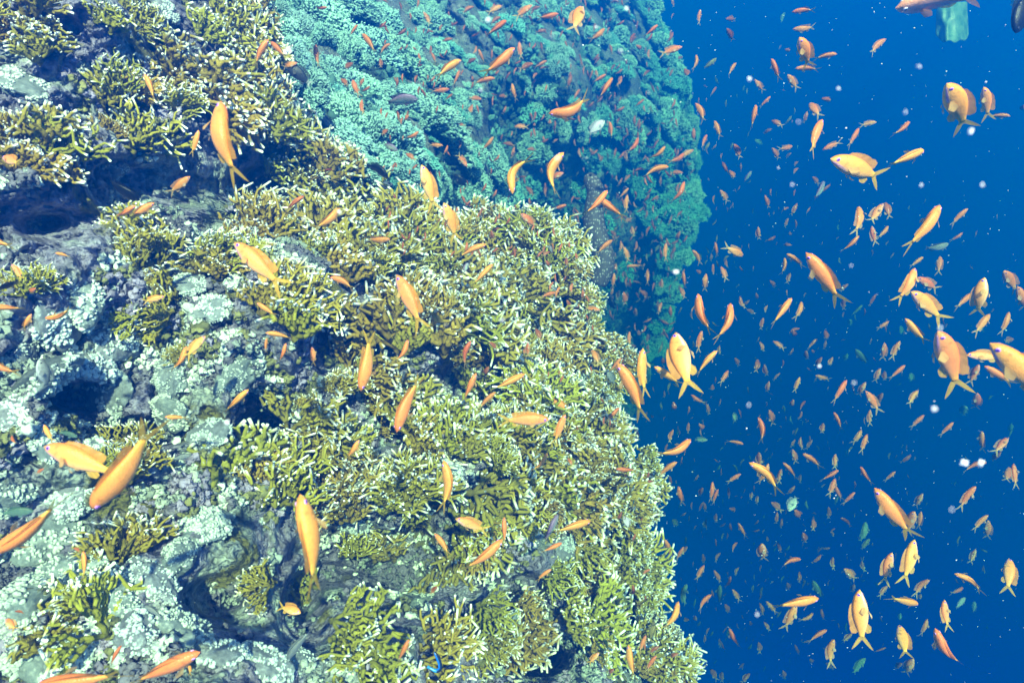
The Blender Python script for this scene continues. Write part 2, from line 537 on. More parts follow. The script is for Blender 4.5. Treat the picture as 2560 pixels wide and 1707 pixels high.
def blob_dome(seed, mat, name, lobes=14, knobs=420, ksize=0.035, klen=2.0, squash=0.75, base=ICO3, finger=True):
    """a rounded colony (radius about 0.5) whose skin is crowded with little branchlets or nodules"""
    rng = np.random.default_rng(seed)
    V, F = base
    lob = rng.normal(size=(lobes, 3)); lob[:, 2] = np.abs(lob[:, 2]); lob /= np.linalg.norm(lob, axis=1, keepdims=True)
    lr = rng.uniform(.35, .7, lobes)
    lamp = rng.uniform(.45, 1.0, lobes)
    def radius(n):
        dots = n @ lob.T
        return 0.22 + 0.29 * np.max(np.clip(1 - (1 - dots) / (lr * .20), 0, 1) ** .55 * lamp, axis=1)
    Vb = V * radius(V)[:, None] * np.array([1, 1, squash])
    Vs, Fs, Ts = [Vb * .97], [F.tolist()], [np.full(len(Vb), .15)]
    off = len(Vb)
    kv, kf = ICO0 if knobs > 300 else ICO1
    i = np.arange(knobs) + .5
    ph = np.arccos(1 - 1.25 * i / knobs)
    th = math.pi * (1 + 5 ** .5) * i
    D = np.stack([np.cos(th) * np.sin(ph), np.sin(th) * np.sin(ph), np.cos(ph)], 1) + rng.normal(0, .05, (knobs, 3))
    D /= np.linalg.norm(D, axis=1, keepdims=True)
    rad = radius(D)
    for k in range(knobs):
        c = D[k] * rad[k] * np.array([1, 1, squash])
        M = frame_z(D[k] + rng.normal(0, .25, 3) + np.array([0, 0, .3]))
        s_ = ksize * rng.uniform(.7, 1.35)
        ln = klen * rng.uniform(.6, 1.3)
        q = kv * np.array([s_, s_ * rng.uniform(.7, 1.2), s_ * ln]) + rng.normal(0, s_ * .16, kv.shape)
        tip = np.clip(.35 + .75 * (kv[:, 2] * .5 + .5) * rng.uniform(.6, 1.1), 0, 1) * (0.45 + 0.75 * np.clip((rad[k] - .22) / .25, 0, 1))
        Vs.append(q @ M.T + c)
        Fs.append((kf + off).tolist())
        Ts.append(tip)
        off += len(kv)
        if finger:
            for _ in range(2):
                q2 = kv * s_ * .6 + rng.normal(0, s_ * .08, kv.shape) + M[:, 2] * 0
                c2 = c + M[:, 2] * s_ * ln * .8 + rng.normal(0, s_ * .8, 3)
                Vs.append(q2 + c2); Fs.append((kf + off).tolist()); Ts.append(np.clip(tip + .15, 0, 1)); off += len(kv)
    return mesh(name, np.concatenate(Vs), [f for fs in Fs for f in fs], mat, attr={'tip': np.concatenate(Ts)})

SOFT = [blob_dome(300 + k, M_SOFT, 'soft_coral', lobes=30 + 8 * k, knobs=900, ksize=.017, klen=2.2, squash=.85) for k in range(4)]
TABLE = [blob_dome(340 + k, M_TABLE, 'stony_coral', lobes=22 + 9 * k, knobs=700, ksize=.018, klen=2.4, squash=.55) for k in range(3)]
def massive(seed):
    rng = np.random.default_rng(seed)
    V, F = ico(4)
    an = np.array([1, rng.uniform(.55, 1), rng.uniform(.35, .6)])
    lob = rng.normal(size=(46, 3)); lob[:, 2] = np.abs(lob[:, 2]) ; lob /= np.linalg.norm(lob, axis=1, keepdims=True)
    w = rng.uniform(.04, .12, 46)
    q = V + .18 * np.stack([noise(V * 4 + k * 9, seed + k) for k in range(3)], 1)
    q /= np.linalg.norm(q, axis=1, keepdims=True)
    bmp = np.max(np.clip(1 - (1 - q @ lob.T) / w, 0, 1) ** .55 * rng.uniform(.5, 1, 46), axis=1)
    big = noise(V * 1.6, seed + 50)
    fine = np.abs(noise(V * 13, seed + 60)) + .6 * np.abs(noise(V * 29, seed + 61))
    r = .33 + .09 * big + .085 * bmp + .022 * fine
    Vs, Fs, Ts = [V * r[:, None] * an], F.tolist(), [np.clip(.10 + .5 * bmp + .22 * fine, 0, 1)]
    off = len(V)
    kv, kf = ICO1
    clump = noise(V * 2.3, seed + 90)
    ks = rng.uniform(.011, .026)
    for i in rng.permutation(len(V))[:900]:
        if V[i, 2] < -.25 or clump[i] < -.15: continue
        c = V[i] * r[i] * an
        s_ = ks * rng.uniform(.6, 1.7)
        Mk = frame_z(V[i] + rng.normal(0, .3, 3))
        Vs.append((kv * np.array([s_, s_ * rng.uniform(.6, 1), s_ * rng.uniform(.8, 1.8)]) + rng.normal(0, s_ * .14, kv.shape)) @ Mk.T + c)
        Fs += (kf + off).tolist(); off += len(kv)
        Ts.append(np.clip(.35 + .5 * (kv[:, 2] * .5 + .5) + .3 * bmp[i] + rng.uniform(-.15, .15), 0, 1))
    return mesh('lumpy_coral', np.concatenate(Vs), Fs, M_PALE, attr={'tip': np.concatenate(Ts)})
LUMP = [massive(400 + k) for k in range(7)]
def surf(base, px, py):
    """point, outward normal of a reef surface"""
    e = 14.0
    c = P(px, py, base(np.array(px, float), np.array(py, float)))
    a = P(px + e, py, base(np.array(px + e, float), np.array(py, float))) - P(px - e, py, base(np.array(px - e, float), np.array(py, float)))
    b = P(px, py + e, base(np.array(px, float), np.array(py + e, float))) - P(px, py - e, base(np.array(px, float), np.array(py - e, float)))
    n_ = np.cross(a, b)
    n_ /= np.linalg.norm(n_)
    if n_ @ c > 0: n_ = -n_
    return c, n_

ORD = ['leftmost', 'second from left', 'third from left', 'fourth from left', 'fifth from left', 'sixth from left', 'seventh from left', 'eighth from left',
       'ninth from left', 'tenth from left', 'eleventh from left', 'twelfth from left'] + ['%dth from left' % k for k in range(13, 60)]
PENDING = []          # (object, label stem, px, category, group) -> labels are made unique at the end
def defer(o, stem_, px, cat, group, share=False):
    o['category'] = cat
    o['group'] = group
    PENDING.append((o, stem_, px, share))

def edge_n(y):
    return float(edge1(y) + 40 * noise(np.array([3.1, y / 70, 0.0]), 2) + 20 * noise(np.array([0.0, y / 17, 8.0]), 3))

def zone(px, py):
    if py < 480 and px < 420: return 'on the upper left rock'
    if py < 480 and px < 950: return 'on the upper ledge'
    if py < 880 and px < 560: return 'beside the violet rock'
    if py < 880 and px < 1100: return 'on the middle ledge'
    if py < 880: return 'on the crest before the dark hollow'
    if px < 520: return 'among the pale lower left corals'
    if py < 1250 and px < 1050: return 'on the lower middle wall'
    if py < 1250: return 'on the right shoulder of the reef'
    if px < 1000: return 'under the overhang at the bottom'
    if px < 1350: return 'on the bottom wall'
    return 'on the bottom right edge by the blue water'

def place(me_list, base, px, py, size_px, ang, rng, name, cat, group, stemf, face=0.55, sink=0.0, local=0.42, twist=0.6, squish=False):
    c, n_ = surf(base, px, py)
    d = abs((c @ CM)[2])
    S = size_px / FPX * d / local
    img = camdir([math.cos(R(ang)), math.sin(R(ang)), 0.0])
    g = img * 0.8 + n_ * face
    g /= np.linalg.norm(g)
    view = -c / np.linalg.norm(c)
    y = view - g * (view @ g)
    y /= np.linalg.norm(y)
    tw = rng.uniform(-twist, twist)
    x = np.cross(y, g)
    y2 = y * math.cos(tw) + x * math.sin(tw)
    x2 = np.cross(y2, g)
    o = obj(name, me_list[rng.integers(len(me_list))])
    if squish:
        x2 = x2 * rng.uniform(.7, 1.5); y2 = y2 * rng.uniform(.7, 1.3); g = g * rng.uniform(.7, 1.2)
    M = Matrix([[*(x2 * S)[:1], y2[0] * S, g[0] * S, c[0] - g[0] * sink * S],
                [x2[1] * S, y2[1] * S, g[1] * S, c[1] - g[1] * sink * S],
                [x2[2] * S, y2[2] * S, g[2] * S, c[2] - g[2] * sink * S], [0, 0, 0, 1]])
    o.matrix_world = M
    sz = 'broad' if size_px > 190 else ('small' if size_px < 130 else 'bushy')
    defer(o, stemf(sz, px, py), px, cat, group)
    return o

rng = np.random.default_rng(7)
# fire coral stands: (px, py, spread x, spread y, count, width in px, growth angle (90 = up in the photo), style)
STANDS = [
 (60, 60, 90, 70, 5, 200, 70, 'bush'), (330, 40, 60, 40, 2, 150, 60, 'bush'), (570, 50, 80, 60, 3, 210, 50, 'blades'), (660, 130, 50, 60, 3, 190, 45, 'plate'),
 (250, 230, 90, 50, 4, 190, 80, 'bush'), (420, 200, 80, 60, 4, 190, 60, 'bush'), (640, 280, 70, 60, 5, 200, 45, 'bush'), (100, 370, 90, 60, 5, 190, 90, 'bush'),
 (330, 330, 60, 30, 2, 170, 70, 'plate'), (500, 350, 60, 30, 2, 150, 60, 'bush'), (740, 400, 60, 60, 4, 190, 45, 'bush'), (830, 450, 60, 50, 4, 190, 60, 'bush'),
 (640, 560, 50, 50, 3, 190, 70, 'plate'), (780, 570, 80, 40, 4, 190, 80, 'bush'), (330, 590, 40, 60, 4, 160, 110, 'bush'), (560, 640, 60, 30, 4, 170, 85, 'bush'),
 (370, 760, 50, 40, 3, 150, 160, 'plate'), (720, 740, 80, 50, 4, 190, 75, 'blades'), (900, 640, 90, 50, 6, 200, 75, 'bush'), (1000, 560, 90, 40, 5, 180, 85, 'bush'),
 (1180, 590, 100, 40, 6, 180, 90, 'bush'), (1360, 610, 70, 40, 6, 170, 70, 'bush'), (1120, 720, 110, 50, 8, 210, 80, 'blades'), (1290, 740, 80, 50, 5, 190, 60, 'bush'),
 (950, 800, 110, 50, 6, 210, 100, 'blades'), (1180, 850, 110, 50, 6, 210, 60, 'bush'), (1380, 860, 70, 50, 5, 180, 45, 'bush'), (1470, 760, 50, 50, 5, 160, 45, 'bush'),
 (700, 850, 60, 40, 2, 160, 110, 'bush'), (900, 950, 70, 40, 4, 190, 70, 'bush'), (1060, 980, 60, 30, 3, 180, 70, 'bush'), (1300, 980, 90, 40, 6, 190, 65, 'bush'),
 (760, 1060, 60, 50, 4, 190, 60, 'bush'), (930, 1090, 60, 50, 3, 190, 80, 'bush'), (1130, 1080, 90, 40, 5, 200, 60, 'blades'), (1300, 1120, 80, 60, 5, 190, 50, 'blades'),
 (1460, 1080, 70, 70, 6, 180, 45, 'bush'), (1530, 1230, 60, 70, 6, 180, 40, 'bush'), (560, 1190, 60, 40, 3, 210, 120, 'plate'), (700, 1180, 60, 50, 3, 190, 100, 'blades'),
 (1020, 1210, 60, 50, 4, 190, 80, 'bush'), (860, 1220, 50, 50, 3, 170, 60, 'bush'), (640, 1400, 60, 60, 4, 220, 215, 'plate'), (800, 1500, 60, 50, 3, 220, 200, 'plate'),
 (900, 1600, 60, 60, 4, 250, 330, 'plate'), (930, 1330, 50, 40, 2, 170, 90, 'blades'), (1200, 1270, 70, 40, 4, 190, 330, 'plate'), (1170, 1400, 60, 40, 4, 200, 290, 'plate'),
 (1090, 1600, 50, 60, 3, 200, 350, 'blades'), (1280, 1580, 70, 60, 5, 210, 320, 'blades'), (1440, 1430, 80, 50, 5, 200, 330, 'blades'), (1500, 1560, 70, 50, 5, 190, 10, 'bush'),
 (1420, 1280, 70, 40, 5, 190, 20, 'bush'), (1590, 1420, 40, 60, 4, 160, 20, 'bush'), (1640, 1640, 60, 60, 5, 170, 30, 'bush'), (300, 1150, 50, 30, 3, 150, 120, 'plate'),
 (290, 1370, 60, 30, 3, 170, 100, 'blades'), (200, 1530, 80, 30, 3, 200, 130, 'plate'), (480, 880, 50, 20, 2, 110, 120, 'bush'), (60, 700, 40, 30, 2, 110, 100, 'bush')]
BARE = [(470, 460, 110, 80), (110, 570, 170, 80), (620, 930, 130, 80), (530, 770, 80, 60), (1010, 1500, 85, 110), (850, 1430, 90, 60), (1250, 1450, 75, 70), (540, 1330, 130, 100),
        (1110, 970, 60, 45), (980, 1120, 60, 40), (1440, 800, 45, 40), (180, 210, 70, 40), (1160, 1180, 60, 45), (640, 1090, 70, 50), (1350, 1370, 60, 45)]
for sx, sy, rx, ry, n_, size, ang, st in STANDS:
    for k in range(n_):
        a = k * 2.4 + rng.uniform(0, .6)
        r_ = math.sqrt((k + .4) / n_)
        x, y = sx + rx * r_ * math.cos(a) * 1.15, sy + ry * r_ * math.sin(a) * 1.15
        x = min(x, edge_n(y) - 8)
        if any(((x - bx) / (br * 1.4)) ** 2 + ((y - by_) / (bq * 1.4)) ** 2 < 1 for bx, by_, br, bq in BARE): continue
        st2 = st if rng.random() < .8 else 'bush'
        if st2 in ('bush', 'blades') and rng.random() < .45: st2 = 'lace'
        big_ = 1.0
        if k == 0 and y > 250: st2, big_ = ('plate' if rng.random() < .5 else 'lace'), 1.35
        place(FIRE[st2], base1, x, y, size * (1.2 if sy > 1150 and st == 'plate' else 1) * big_ * (rng.uniform(.6, 1.2) if big_ == 1 else 1), ang + rng.uniform(-25, 25), rng, 'fire_coral', 'coral', 'mustard fire corals with white tips',
              lambda sz, px_, py_, st2=st2: '%s mustard fire coral %s, %s' % (sz, {'bush': 'thicket', 'blades': 'of upright blades', 'plate': 'fan plate', 'lace': 'of lacy blades'}[st2], zone(px_, py_)),
              face=rng.uniform(.05, .5), sink=0.05)
# fire coral along the ragged outer edge, standing against the blue water
for k in range(46):
    y = 560 + k * 26 + rng.uniform(-10, 10)
    place(FIRE['bush'], base1, edge_n(y) - rng.uniform(0, 30), y, rng.uniform(90, 150), rng.uniform(0, 70), rng, 'fire_coral', 'coral', 'mustard fire corals with white tips',
          lambda sz, px_, py_: '%s white tipped fire coral on the outer rim, %s' % (sz, 'above the dark hollow' if py_ < 900 else ('before the open blue' if py_ < 1250 else 'low on the reef edge')), face=0.5, sink=0.02)

# pale lumpy corals, mostly low on the left
LUMPS = [(60, 1480, 170), (180, 1420, 170), (40, 1600, 190), (160, 1620, 170), (300, 1480, 140), (90, 1330, 150), (30, 1230, 150), (180, 1260, 120), (220, 900, 150), (130, 960, 160),
         (260, 980, 130), (60, 880, 130), (160, 800, 150), (290, 840, 120), (420, 940, 120), (100, 1080, 140), (30, 1030, 130), (250, 1130, 110), (380, 1460, 150), (340, 1570, 150),
         (450, 1380, 120), (520, 1290, 110), (470, 1560, 140), (890, 1310, 80), (1000, 1180, 70), (520, 1320, 100), (740, 1640, 120), (660, 1650, 120), (1150, 1580, 90), (1060, 1500, 110),
         (1290, 1560, 60), (560, 1620, 110), (1420, 1380, 80), (1490, 960, 110), (1510, 1010, 90), (220, 750, 120), (520, 760, 110), (470, 700, 90), (600, 940, 110), (420, 1040, 90), (520, 1080, 90),
         (1240, 1290, 80), (1340, 1200, 70), (1320, 1060, 60), (1120, 1170, 80), (60, 200, 150), (200, 120, 140), (480, 130, 120), (420, 20, 130), (560, 250, 90), (300, 420, 120), (420, 470, 120), (520, 540, 110), (180, 560, 110)]
for x, y, s_ in LUMPS:
    if y < 700 and rng.random() < .6: continue
    if y < 700: s_ *= .7
    place(LUMP, base1, x, y, s_ * rng.uniform(.9, 1.15), rng.uniform(40, 140), rng, 'lumpy_coral', 'coral', 'pale lumpy corals crusting the rock',
          lambda sz, px_, py_: 'pale grey green lumpy coral crusting rock, %s' % zone(px_, py_), face=1.6, sink=0.10, local=0.72, twist=3.1)

# soft corals on the slope behind
for k in range(16):           # soft corals where the near ledge drops to the slope behind
    y = -30 + k * 30
    place(SOFT, base1, edge_n(y) - rng.uniform(-5, 30), y + rng.uniform(-12, 12), rng.uniform(70, 120), rng.uniform(20, 90), rng, 'soft_coral', 'coral', 'soft corals on the far slope',
          lambda sz, px_, py_: '%s pale soft coral tuft on the rim of the upper ledge' % sz, face=.9, sink=.1, local=.95)
def zone2(px, py):
    if px < 980 and py < 230: return 'at the top of the slope'
    if px < 1180 and py < 420: return 'on the pale rounded mound'
    if py < 200: return 'high on the far slope'
    if py < 400: return 'on the far slope by the open water' if px > 1450 else 'on the far slope'
    if px < 1330: return 'just behind the fire coral crest'
    return 'beside the dark hollow'
def place_soft(x, y, s_, meshes=SOFT, nm='soft_coral', words='pale soft coral mound', sink=0.1, dark=0):
    place(meshes, base2, x, y, s_, rng.uniform(50, 130), rng, nm, 'coral', 'soft corals on the far slope' if nm == 'soft_coral' else 'green stony corals on the far slope',
          lambda sz, px_, py_: '%s %s, %s' % ({'broad': 'broad', 'bushy': 'middling', 'small': 'small'}[sz], words, zone2(px_, py_)), face=1.1, sink=sink, local=0.95, twist=3.1, squish=True)
for x, y, s_ in [(1060, 290, 230), (980, 250, 200), (1110, 340, 190), (1000, 350, 180), (900, 230, 190), (850, 290, 180), (830, 200, 180), (930, 330, 170), (780, 180, 150), (870, 340, 150),
                 (820, 60, 200), (760, 20, 200), (730, 110, 130), (880, 20, 170), (930, 130, 170), (1010, 150, 160), (860, 130, 150), (1230, 420, 160), (1190, 470, 150), (1240, 500, 130), (1140, 480, 140),
                 (1070, 480, 120), (1180, 400, 120), (960, 60, 160), (1080, 60, 150), (1080, 200, 130), (1160, 250, 110), (690, 60, 160), (690, -30, 180), (1010, 430, 130), (940, 400, 130)]:
    place_soft(x, y, s_ * .8)
    place_soft(x + rng.uniform(-50, 50), y + rng.uniform(-50, 50), s_ * .5, *( (TABLE, 'stony_coral', 'green stubby stony coral') if rng.random() < .35 else (SOFT,)))
for k in range(200):
    x = rng.uniform(1000, 1735) if k % 3 else rng.uniform(1350, 1735)
    y = rng.uniform(-20, 560)
    if x > edge2(y) - 4 or ((x - 1470) / 150) ** 2 + ((y - 520) / 110) ** 2 < 1 and k % 4: continue
    if rng.random() < .55: place_soft(x, y, rng.uniform(34, 84))
    else: place_soft(x, y, rng.uniform(40, 95), TABLE, 'stony_coral', 'green stubby stony coral')
for x, y, s_ in [(1640, 470, 120), (1660, 560, 110), (1620, 540, 110), (1690, 520, 80), (1440, 460, 80), (1480, 380, 110), (1530, 400, 100), (1600, 380, 110), (1660, 400, 110), (1690, 330, 90),
                 (1650, 750, 70), (1660, 800, 60), (1670, 690, 60), (1640, 860, 60), (1560, 680, 50), (1600, 900, 60)]:
    place_soft(x, y, s_, TABLE, 'stony_coral', 'green stubby stony coral')
for k in range(46):      # silhouette of the far slope
    y = k * 20 - 20 + rng.uniform(-8, 8)
    place_soft(float(edge2(y)) - rng.uniform(0, 18), y, rng.uniform(45, 85), TABLE if k % 2 else SOFT, 'stony_coral' if k % 2 else 'soft_coral', 'coral on the far outer edge')

# ------------------------------------------------------------------ fine crust of small growths over the bare rock
M_CRUST, t_, b_ = new_mat('reef_crust')
_a = t_.nodes.new('ShaderNodeAttribute'); _a.attribute_name = 'Col'
t_.links.new(_a.outputs['Color'], b_.inputs['Base Color'])
b_.inputs['Roughness'].default_value = .8
tc = t_.nodes.new('ShaderNodeTexCoord'); n_ = nd(t_, 'ShaderNodeTexNoise', Scale=140.0, Detail=4.0)
t_.links.new(tc.outputs['Object'], n_.inputs['Vector'])
bump(t_, b_, n_.outputs[0], .7, .004)
kv, kf = ICO1
crng = np.random.default_rng(5)
idx = crng.integers(0, len(NEAR_V), 90000)
pts = NEAR_V[idx] + crng.normal(0, .004, (90000, 3))
cl = noise(pts * 7.5, 201) + .5 * noise(pts * 19, 202)
keep = cl > .12
pts, cl = pts[keep][:30000], cl[keep][:30000]
hue = noise(pts * 5.0, 203) + .35 * noise(pts * 23, 204)
kinds = np.array([(.42, .47, .40), (.30, .26, .36), (.22, .21, .07), (.62, .68, .60), (.16, .15, .18), (.30, .34, .30)])
ki = np.clip(((hue + 1) / 2 * 6.6 - .3).astype(int), 0, 5)
SV, SC = [], []
for k in range(len(pts)):
    s_ = crng.uniform(.003, .008) * (1.6 if crng.random() < .07 else 1)
    q = kv * s_ * crng.uniform(.6, 1.5, 3) + crng.normal(0, s_ * .32, kv.shape)
    SV.append(q + pts[k]); SC.append(np.tile(kinds[ki[k]] * crng.uniform(.6, 1.3), (len(kv), 1)))
Fk = (kf[None] + (np.arange(len(pts)) * len(kv))[:, None, None]).reshape(-1, 3)
cr_ = obj('encrusting_growth', mesh('encrusting_growth', np.concatenate(SV), Fk, M_CRUST, col=np.clip(np.concatenate(SC), 0, .9)))
tag(cr_, 'fine violet, olive and pale nodules crusting the bare reef rock', 'crust', kind='stuff')

# the same kind of crust, finer and teal, mottling the far slope
FV = far_me.vertices
fp = np.empty(len(FV) * 3); FV.foreach_get('co', fp); fp = fp.reshape(-1, 3)
idx = crng.integers(0, len(fp), 60000)
pts = fp[idx] + crng.normal(0, .012, (60000, 3))
cl = noise(pts * 2.6, 211) + .6 * noise(pts * 7, 212)
pts = pts[cl > .0][:24000]
tone = np.clip(.55 + .5 * noise(pts * 4.0, 213) + .3 * noise(pts * 13, 214), .12, 1.2)
SV, SC = [], []
for k in range(len(pts)):
    s_ = crng.uniform(.010, .028)
    SV.append(kv * s_ * crng.uniform(.6, 1.6, 3) + crng.normal(0, s_ * .3, kv.shape) + pts[k])
    SC.append(np.tile(np.array([.12, .27, .25]) * tone[k] * crng.uniform(.7, 1.3), (len(kv), 1)))
Fk = (kf[None] + (np.arange(len(pts)) * len(kv))[:, None, None]).reshape(-1, 3)
cr2 = obj('slope_growth', mesh('slope_growth', np.concatenate(SV), Fk, M_CRUST, col=np.clip(np.concatenate(SC), 0, .9)))
tag(cr2, 'fine teal growth mottling the far reef slope', 'crust', kind='stuff')
# ------------------------------------------------------------------ fish
def fish_material(name, rough=0.38):
    m, t, b = new_mat(name)
    a = t.nodes.new('ShaderNodeAttribute'); a.attribute_name = 'Col'
    tc = t.nodes.new('ShaderNodeTexCoord')
    mp = t.nodes.new('ShaderNodeMapping')
    mp.inputs['Scale'].default_value = (75, 40, 75)
    t.links.new(tc.outputs['Object'], mp.inputs['Vector'])
    vo = t.nodes.new('ShaderNodeTexVoronoi')
    vo.inputs['Scale'].default_value = 1.0
    t.links.new(mp.outputs[0], vo.inputs['Vector'])
    oi = t.nodes.new('ShaderNodeObjectInfo')
    hs = t.nodes.new('ShaderNodeHueSaturation')
    h1 = nd(t, 'ShaderNodeMapRange')
    h1.inputs['To Min'].default_value = 0.487
    h1.inputs['To Max'].default_value = 0.512
    t.links.new(oi.outputs['Random'], h1.inputs['Value'])
    t.links.new(h1.outputs[0], hs.inputs['Hue'])
    sc_ = ramp_node(t, vo.outputs['Distance'], [(0.0, (1.08, 1.08, 1.08)), (0.75, (0.86, 0.84, 0.8))])
    c = mixc(t, 1.0, a.outputs['Color'], sc_.outputs[0], 'MULTIPLY')
    t.links.new(c, hs.inputs['Color'])
    t.links.new(hs.outputs[0], b.inputs['Base Color'])
    b.inputs['Roughness'].default_value = rough
    b.inputs['Specular IOR Level'].default_value = 0.35
    bump(t, b, vo.outputs['Distance'], 0.25, 0.002)
    return m

def fin_material(name):
    m, t, b = new_mat(name)
    a = t.nodes.new('ShaderNodeAttribute'); a.attribute_name = 'Col'
    t.links.new(a.outputs['Color'], b.inputs['Base Color'])
    b.inputs['Roughness'].default_value = 0.5
    tr = t.nodes.new('ShaderNodeBsdfTranslucent')
    t.links.new(a.outputs['Color'], tr.inputs['Color'])
    tp = t.nodes.new('ShaderNodeBsdfTransparent')
    m1 = t.nodes.new('ShaderNodeMixShader'); m1.inputs[0].default_value = 0.4
    m2 = t.nodes.new('ShaderNodeMixShader'); m2.inputs[0].default_value = 0.2
    t.links.new(b.outputs[0], m1.inputs[1]); t.links.new(tr.outputs[0], m1.inputs[2])
    t.links.new(m1.outputs[0], m2.inputs[1]); t.links.new(tp.outputs[0], m2.inputs[2])
    t.links.new(m2.outputs[0], t.nodes['Material Output'].inputs['Surface'])
    return m

M_FISH = fish_material('fish_skin')
M_FIN = fin_material('fish_fin')
M_EYE, t_, b_ = new_mat('fish_eye')
_a = t_.nodes.new('ShaderNodeAttribute'); _a.attribute_name = 'Col'
t_.links.new(_a.outputs['Color'], b_.inputs['Base Color'])
b_.inputs['Roughness'].default_value = 0.08

PAL = {  # back, flank, belly, fin, tail, cheek stripe, eye ring
 'orange': ((.98, .29, .06), (1.0, .39, .10), (1.0, .54, .25), (.96, .52, .08), (.96, .55, .06), (.80, .35, .75), (.35, .12, .75)),
 'dull': ((.66, .17, .04), (.76, .26, .07), (.80, .36, .13), (.72, .45, .22), (.74, .50, .20), (.6, .35, .55), (.2, .1, .4)),  # anthias again, with dimming by distance put into the colour
 'dark': ((.012, .018, .03), (.015, .02, .03), (.03, .03, .04), (.012, .014, .02), (.55, .62, .58), (.02, .03, .04), (.05, .05, .06)),
 'black': ((.004, .007, .01), (.005, .008, .012), (.01, .012, .015), (.012, .014, .02), (.012, .014, .02), (.02, .03, .04), (.05, .05, .06)),
 'purple': ((.22, .13, .26), (.35, .38, .36), (.30, .24, .38), (.14, .05, .10), (.16, .07, .10), (.35, .22, .40), (.1, .1, .2)),
 'pale': ((.50, .42, .60), (.62, .55, .68), (.75, .72, .78), (.45, .42, .5), (.45, .42, .5), (.6, .5, .65), (.1, .1, .2)),
 'green': ((.07, .13, .09), (.16, .27, .20), (.28, .38, .30), (.15, .3, .2), (.15, .3, .2), (.2, .4, .3), (.1, .1, .1)),
 'grey': ((.16, .18, .17), (.30, .33, .30), (.65, .68, .66), (.2, .22, .22), (.2, .22, .22), (.3, .3, .3), (.05, .05, .05)),
 'olive': ((.22, .17, .05), (.32, .26, .09), (.4, .33, .16), (.35, .3, .1), (.35, .3, .1), (.4, .3, .3), (.1, .1, .1)),
 'pink': ((.95, .34, .22), (.97, .50, .42), (.98, .74, .68), (.95, .38, .20), (.95, .45, .30), (.9, .75, .8), (.5, .7, .8)),
}
_PX = np.array([0, .02, .06, .12, .2, .3, .4, .5, .6, .68, .74, .78])
_TOP = np.array([0, .030, .058, .090, .120, .138, .136, .120, .092, .064, .043, .038])
_BOT = np.array([0, .026, .050, .078, .105, .122, .122, .108, .082, .056, .040, .037])
_THK = np.array([0, .024, .044, .062, .076, .083, .080, .068, .050, .032, .019, .013])

def bend_fn(b):
    """returns a map (x, y) -> bent (x, y): the spine curves sideways behind the head"""
    xs = np.linspace(0, 1.3, 131)
    k = np.clip((xs - .2) / .5, 0, 1)
    th = b * k * k * (3 - 2 * k) + b * .35 * np.clip(xs - .7, 0, 1)
    dx = np.cos(th) * .01; dy = np.sin(th) * .01
    X = np.concatenate([[0], np.cumsum(dx)[:-1]]); Y = np.concatenate([[0], np.cumsum(dy)[:-1]])
    def f(V):
        V = np.array(V, float)
        x = V[:, 0]
        cx, cy, ct = np.interp(x, xs, X), np.interp(x, xs, Y), np.interp(x, xs, th)
        out = V.copy()
        out[:, 0] = cx - V[:, 1] * np.sin(ct)
        out[:, 1] = cy + V[:, 1] * np.cos(ct)
        return out
    return f

def sheet(P0, rows):
    """fin from a list of rays (each a list of points from root to margin)"""
    A = np.array(P0, float)
    n, m = A.shape[:2]
    return A.reshape(-1, 3), grid_faces(n, m)

